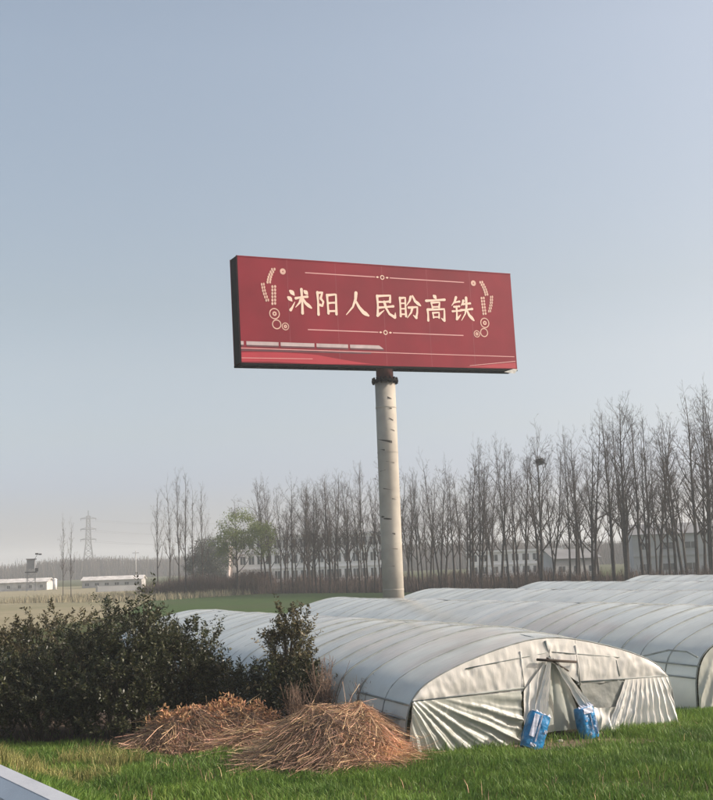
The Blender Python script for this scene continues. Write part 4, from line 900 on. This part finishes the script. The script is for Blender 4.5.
# ------------------------------------------------------------------ heaps of dry stalks
def heap(name, label, cat, x, y, rx, ry, h, nst, flow, seed, leaves=0, crest=(0,0), wd=0.010, parts='stalks', bumps=((0,0,.7,.6),)):
    t = thing(name, label, cat, (x,y,0)); r = np.random.RandomState(seed)
    def H_(X, Y):
        q = np.sqrt((X/rx)**2+(Y/ry)**2); edge = np.clip(1-q**3.0,0,1)
        g = 0.30
        for bx, by, bh, bs in bumps: g = g + bh*np.exp(-(((X/rx-bx)/bs)**2+((Y/ry-by)/bs)**2))
        return h*g*edge*(1+.10*np.sin(X*5.6+seed)*np.sin(Y*4.7+1)+.07*np.sin(X*11+Y*9))
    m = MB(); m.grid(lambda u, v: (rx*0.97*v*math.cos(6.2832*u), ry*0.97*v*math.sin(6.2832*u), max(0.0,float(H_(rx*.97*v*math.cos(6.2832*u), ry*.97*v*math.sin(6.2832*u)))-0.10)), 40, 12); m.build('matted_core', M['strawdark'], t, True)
    a = r.uniform(0,6.28,nst); q = np.sqrt(r.uniform(0,1,nst))*0.96; X = rx*q*np.cos(a); Y = ry*q*np.sin(a); Z = H_(X,Y)+r.normal(0.02,.05,nst)
    fa = flow(X, Y, r, nst); L_ = r.uniform(.4,1.0,nst)*r.choice([.6,1,1.5,2.0],nst); K = 4
    el = r.normal(0.05,.22,nst); pts = []
    dx, dy = np.cos(fa), np.sin(fa)
    cur = r.normal(0,.8,nst)
    for k in range(K+1):
        s = (k/K-.5)*L_; ca = cur*s
        px_, py_ = X+dx*s-dy*ca*.5, Y+dy*s+dx*ca*.5
        base = np.maximum(H_(px_,py_), 0.0)
        z = 0.55*(Z+el*s)+0.45*(base+.05) - 0.10*s**2 + 0.05*np.sin(k*1.9+X*31+Y*17) + 0.01*r.normal(0,1,nst)
        pts.append(np.stack([px_,py_,np.maximum(z,0.01+0.02*r.uniform(0,1,nst))],1))
    w_ = wd*r.uniform(.5,1.4,(nst,1)); ang = r.uniform(0,3.14,nst)
    side = np.stack([-dy*np.cos(ang), dx*np.cos(ang), np.sin(ang)],1)*w_
    quads = []
    for k in range(K): quads.append(np.stack([pts[k]-side, pts[k]+side, pts[k+1]+side*.9, pts[k+1]-side*.9],1))
    Qd = np.stack(quads,1); grey = (vnoise(X,Y,1.8,seed+50)+r.normal(0,.5,nst)) > .45
    for nm_, sel, mt_ in ((parts, ~grey, 'straw'), ('grey_'+parts, grey, 'deadstem')):
        o = link(nm_, np_mesh(nm_, Qd[sel].reshape(-1,4,3), 4, M[mt_]), t); o['kind'] = 'stuff'
    # loose long stalks that stick out of the heap
    n = 320; a = r.uniform(0,6.28,n); q = np.sqrt(r.uniform(0,1,n))*.9; X = rx*q*np.cos(a); Y = ry*q*np.sin(a); fa = r.uniform(0,6.28,n)*.55+flow(X,Y,r,n)*.45; Ln = r.uniform(.5,1.5,n); el = r.normal(.12,.30,n)
    p0 = np.stack([X,Y,H_(X,Y)+.02],1); dv = np.stack([np.cos(fa)*np.cos(el),np.sin(fa)*np.cos(el),np.sin(el)],1); lat = np.stack([-np.sin(fa),np.cos(fa),0*fa],1)*r.normal(0,.14,(n,1))
    prev = None; qs = []; wd = wd*.8
    for k in range(4):
        s = (k/3-.35)*Ln; pt = p0+dv*s[:,None]+lat*(s**2)[:,None]; pt[:,2] -= .16*s**2; pt[:,2] = np.maximum(pt[:,2], np.maximum(H_(pt[:,0],pt[:,1])-.03, .012))
        wv = np.stack([-np.sin(fa)*.8,np.cos(fa)*.8,.5+0*fa],1)*(wd*r.uniform(.6,1.3,(n,1)) if k == 0 else wlast[:, :1]*0+wd)
        wlast = wv
        if prev is not None: qs.append(np.stack([prev[0]-prev[1],prev[0]+prev[1],pt+wv,pt-wv],1))
        prev = (pt, wv)
    o = link('loose_stalks', np_mesh('loose_stalks', np.concatenate(qs), 4, M['straw']), t); o['kind'] = 'stuff'
    if leaves:
        n = leaves; nb = 150; a = r.uniform(0,6.28,nb); q = np.sqrt(r.uniform(0,1,nb)); cx = crest[0]+rx*.86*q*np.cos(a); cy = crest[1]+ry*.62*q*np.sin(a); cz = H_(cx,cy)+r.uniform(-.06,.36,nb)*np.clip(.55+.8*vnoise(cx,cy,4.0,seed+9),.05,1.5)
        i = r.randint(0,nb,n); C = np.stack([cx[i],cy[i],cz[i]],1)+r.normal(0,.07,(n,3)); C[:,2] = np.maximum(C[:,2],.05)
        d = r.normal(0,1,(n,3)); d[:,2] += .4; d /= np.linalg.norm(d,axis=1)[:,None]; b = np.cross(d, r.normal(0,1,(n,3))); b /= np.linalg.norm(b,axis=1)[:,None]; nn_ = np.cross(d,b)
        s = r.uniform(.035,.085,(n,1)); 
        A1 = np.stack([C, C+d*s+b*s*.4+nn_*s*.3, C+d*s*2.0],1); A2 = np.stack([C, C+d*s*2.0, C+d*s-b*s*.4+nn_*s*.3],1)
        o = link('dead_leaves', np_mesh('dead_leaves', np.concatenate([A1,A2]), 3, M['deadleaf']), t); o['kind'] = 'stuff'
        m = MB(); rr = random.Random(seed)
        for k in range(60):
            j = rr.randrange(nb); m.tube([(cx[j]*.8,cy[j]*.8,max(.05,float(H_(cx[j],cy[j]))-.1)), (cx[j],cy[j],cz[j]), (cx[j]*1.05+rr.uniform(-.1,.1),cy[j],cz[j]+rr.uniform(.05,.22))], [.010,.007,.004], 4)
        m.build('dead_twigs', M['straw'], t)
    return t
hl = at_z(205, 752); hr = at_z(338, 771)
heap('dead_branch_heap', 'heap of arched dry stalks topped with orange dead leaves', 'heap', hl.x, hl.y+0.95, 1.95, 1.2, 0.78, 14000,
     lambda X, Y, r, n: np.where(X < -0.2, math.pi*0.5+0.9+X*0.25+r.normal(0,.35,n), -0.25+r.normal(0,.30,n)), 3, leaves=4600, crest=(0.10,0.38), wd=0.005, bumps=((-.40,.1,.62,.45),(.30,.35,.66,.45),(.7,-.1,.25,.3)))
heap('straw_heap', 'tangled tan straw heap against the corner of the nearest polytunnel', 'heap', hr.x-0.15, hr.y+1.25, 1.72, 1.4, 1.05, 20000,
     lambda X, Y, r, n: np.where(r.uniform(0,1,n) < .5, 0.45+X*0.15+r.normal(0,.35,n), r.uniform(0,6.28,n)), 4, wd=0.0042, bumps=((.35,.30,.62,.50),(-.30,.05,.50,.45),(.0,-.45,.32,.35),(.62,-.15,.34,.28)))
heap('stalk_bundle', 'low band of long stalks lying between the two heaps', 'heap', (hl.x+hr.x)/2+0.15, hl.y+0.15, 1.9, 0.62, 0.50, 5500, lambda X, Y, r, n: -0.18+r.normal(0,.3,n), 6, wd=0.006, bumps=((-.4,.2,.6,.4),(.35,.0,.6,.4)))

def dead_weed(label, x, y, h, sp, n, seed):
    t = thing('dead_weed_clump', label, 'dead plant', (x,y,0), 0, 'dead weeds beside the straw'); rr = random.Random(seed); m = MB()
    for k in range(n):
        a = rr.uniform(0,6.28); q = rr.uniform(0,.25*sp); tp = Vector((math.cos(a)*q+rr.gauss(0,sp*.4), math.sin(a)*q+rr.gauss(0,sp*.3), h*rr.uniform(.5,1.05))); b = Vector((math.cos(a)*q, math.sin(a)*q, -.05)); mid = b.lerp(tp,.5)+Vector((rr.gauss(0,.06),rr.gauss(0,.06),.1))
        m.tube([b,mid,tp], [.010,.008,.004], 4, cap=False)
        for j in range(4):
            f = rr.uniform(.45,.95); p_0 = mid.lerp(tp, (f-.5)*2) if f > .5 else b.lerp(mid, f*2); m.tube([p_0, p_0+Vector((rr.gauss(0,.13),rr.gauss(0,.13),rr.uniform(.05,.3)))], [.005,.003], 3, cap=False)
    m.build('stems', M['deadstem'], t); return t
dead_weed('tall dead brown weeds right of the upright shrub, behind the straw', -1.0, 28.6, 1.9, .55, 60, 3)
dead_weed('lower dead brown weeds at the crest of the straw heap', -0.1, 27.6, 1.45, .6, 60, 4)
dead_weed('dead grey weeds between the two dry heaps', -1.7, 28.2, 1.35, .5, 50, 5)
# ------------------------------------------------------------------ grass and weeds
def blades(name, label, n, region, hfun, wfun, mat, seed, kind_cat='grass', keep=None, two=True):
    r = np.random.RandomState(seed); X, Y = region(r, n)
    if keep is not None:
        k = keep(X, Y, r); X, Y = X[k], Y[k]
    n = len(X); hh = hfun(X, Y, r); w_ = wfun(X, Y, r)
    Z = slope_z(X, Y)+0.0; a = r.uniform(0,6.28,n); la = r.normal(0,.30,n)+0.20*vnoise(X,Y,1.4,seed+1); lb = r.normal(0,.30,n)+0.20*vnoise(X,Y,1.4,seed+2)
    b = np.stack([X,Y,Z-.01],1); mid = b+np.stack([la*hh*.35,lb*hh*.35,hh*.62],1); tp = b+np.stack([la*hh*1.1,lb*hh*1.1,hh*(1-.25*np.minimum(1,la**2+lb**2))],1)
    wd = np.stack([np.cos(a)*w_,np.sin(a)*w_,0*a],1)
    V1 = np.stack([b-wd,b+wd,mid+wd*.8,mid-wd*.8],1).reshape(-1,3)
    me = bpy.data.meshes.new(name)
    V = np.stack([b-wd,b+wd,mid+wd*.75,mid-wd*.75,tp],1).astype(np.float32)
    me.vertices.add(n*5); me.vertices.foreach_set('co', V.ravel())
    base = (np.arange(n)*5)[:,None]; li = np.concatenate([base+np.array([[0,1,2,3]]), base+np.array([[3,2,4]])],1).ravel().astype(np.int32)
    me.loops.add(n*7); me.loops.foreach_set('vertex_index', li)
    st = np.stack([np.arange(n)*7, np.arange(n)*7+4],1).ravel().astype(np.int32)
    me.polygons.add(n*2); me.polygons.foreach_set('loop_start', st); me.update(calc_edges=True); me.materials.append(mat)
    o = link(name, me); tag(o, label, kind_cat, None, 'stuff'); return o
def in_tunnel(X, Y):
    p = X*TQ.x+Y*TQ.y; s = X*TA.x+Y*TA.y
    return ((s > S0-0.02) & (abs(p-16.3) < TW+0.02)) | ((s > S0+1.3) & (abs(p-25.9) < TW+.02))
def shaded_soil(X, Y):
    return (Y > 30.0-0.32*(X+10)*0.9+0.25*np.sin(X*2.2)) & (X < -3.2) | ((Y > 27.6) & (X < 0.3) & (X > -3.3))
def view_region(y0, y1, pad=1.5):
    def f(r, n):
        Y = np.sqrt(r.uniform(y0**2, y1**2, n)); X = (r.uniform(-1,1,n)*0.345+0.0)*Y+r.uniform(-pad,pad,n); return X, Y
    return f
def keep_g(X, Y, r):
    q = X*RQ.x+Y*RQ.y
    d = 0.75+0.35*vnoise(X,Y,2.2,31)
    bag = ((X-4.6)/1.9)**2+((Y-26.6)/0.75)**2 < 1+.5*vnoise(X,Y,3,77)
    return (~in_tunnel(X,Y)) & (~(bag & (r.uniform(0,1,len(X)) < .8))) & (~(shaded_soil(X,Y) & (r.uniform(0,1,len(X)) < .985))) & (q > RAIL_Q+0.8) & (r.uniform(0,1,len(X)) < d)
blades('grass', 'green grass covering the verge in front of the tunnels', 330000, view_region(12,31.5),
       lambda X,Y,r: np.clip(0.155*(1+0.5*vnoise(X,Y,1.7,12)+0.25*vnoise(X,Y,5.0,13))*r.uniform(.55,1.35,len(X)),.05,.5),
       lambda X,Y,r: r.uniform(.005,.011,len(X)), M['grass'], 41, keep=keep_g)
blades('grass', 'taller grass tufts growing along the foot of the tunnels and heaps', 16000, view_region(22,31.5),
       lambda X,Y,r: r.uniform(.15,.42,len(X)), lambda X,Y,r: r.uniform(.004,.008,len(X)), M['grass'], 42,
       keep=lambda X,Y,r: (~in_tunnel(X,Y)) & (abs(X*TA.x+Y*TA.y-S0+0.35) < 0.4) & (X*TQ.x+Y*TQ.y > 12) & (vnoise(X,Y,2.0,5) > 0.0))
blades('weeds', 'yellowish weeds beside the guard rail', 60000, view_region(15,27),
       lambda X,Y,r: r.uniform(.14,.46,len(X)), lambda X,Y,r: r.uniform(.005,.012,len(X)), M['weed'], 43, 'weeds',
       keep=lambda X,Y,r: (X < -4.2+0.6*np.sin(Y)) & (~shaded_soil(X,Y)) & (vnoise(X,Y,1.5,8)+vnoise(X,Y,4,9)*.5+ (-(X+7.0))*.22 > 0.10) & (X*RQ.x+Y*RQ.y > RAIL_Q+1.2))

blades('dry_stems', 'scattered straw coloured stems standing in the green grass', 3500, view_region(14,31),
       lambda X,Y,r: r.uniform(.08,.34,len(X)), lambda X,Y,r: r.uniform(.003,.007,len(X)), M['straw'], 45, 'dead grass',
       keep=lambda X,Y,r: (~in_tunnel(X,Y)) & (~shaded_soil(X,Y)) & (vnoise(X,Y,.9,21)+.5*vnoise(X,Y,3,22) > .25) & (X*RQ.x+Y*RQ.y > RAIL_Q+1.0))
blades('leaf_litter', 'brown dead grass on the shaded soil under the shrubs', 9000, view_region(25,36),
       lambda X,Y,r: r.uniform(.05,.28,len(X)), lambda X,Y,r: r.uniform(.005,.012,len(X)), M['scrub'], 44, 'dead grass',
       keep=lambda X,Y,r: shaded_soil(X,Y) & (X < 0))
# ------------------------------------------------------------------ haze
m = MB(); m.box(-2600,2600,-2600,2600,-1.0,51.0)
hz = m.build('haze', None); tag(hz, 'pale spring haze lying over the fields', 'haze', None, 'stuff')
hm = bpy.data.materials.new('haze'); hm.use_nodes = True; t = hm.node_tree
for n in list(t.nodes):
    if n.type != 'OUTPUT_MATERIAL': t.nodes.remove(n)
pv = t.nodes.new('ShaderNodeVolumePrincipled'); pv.inputs['Color'].default_value = (0.89,0.945,1.0,1); pv.inputs['Density'].default_value = 0.0006; pv.inputs['Anisotropy'].default_value = 0.2
t.links.new(pv.outputs[0], t.nodes['Material Output'].inputs['Volume']); hz.data.materials.append(hm)
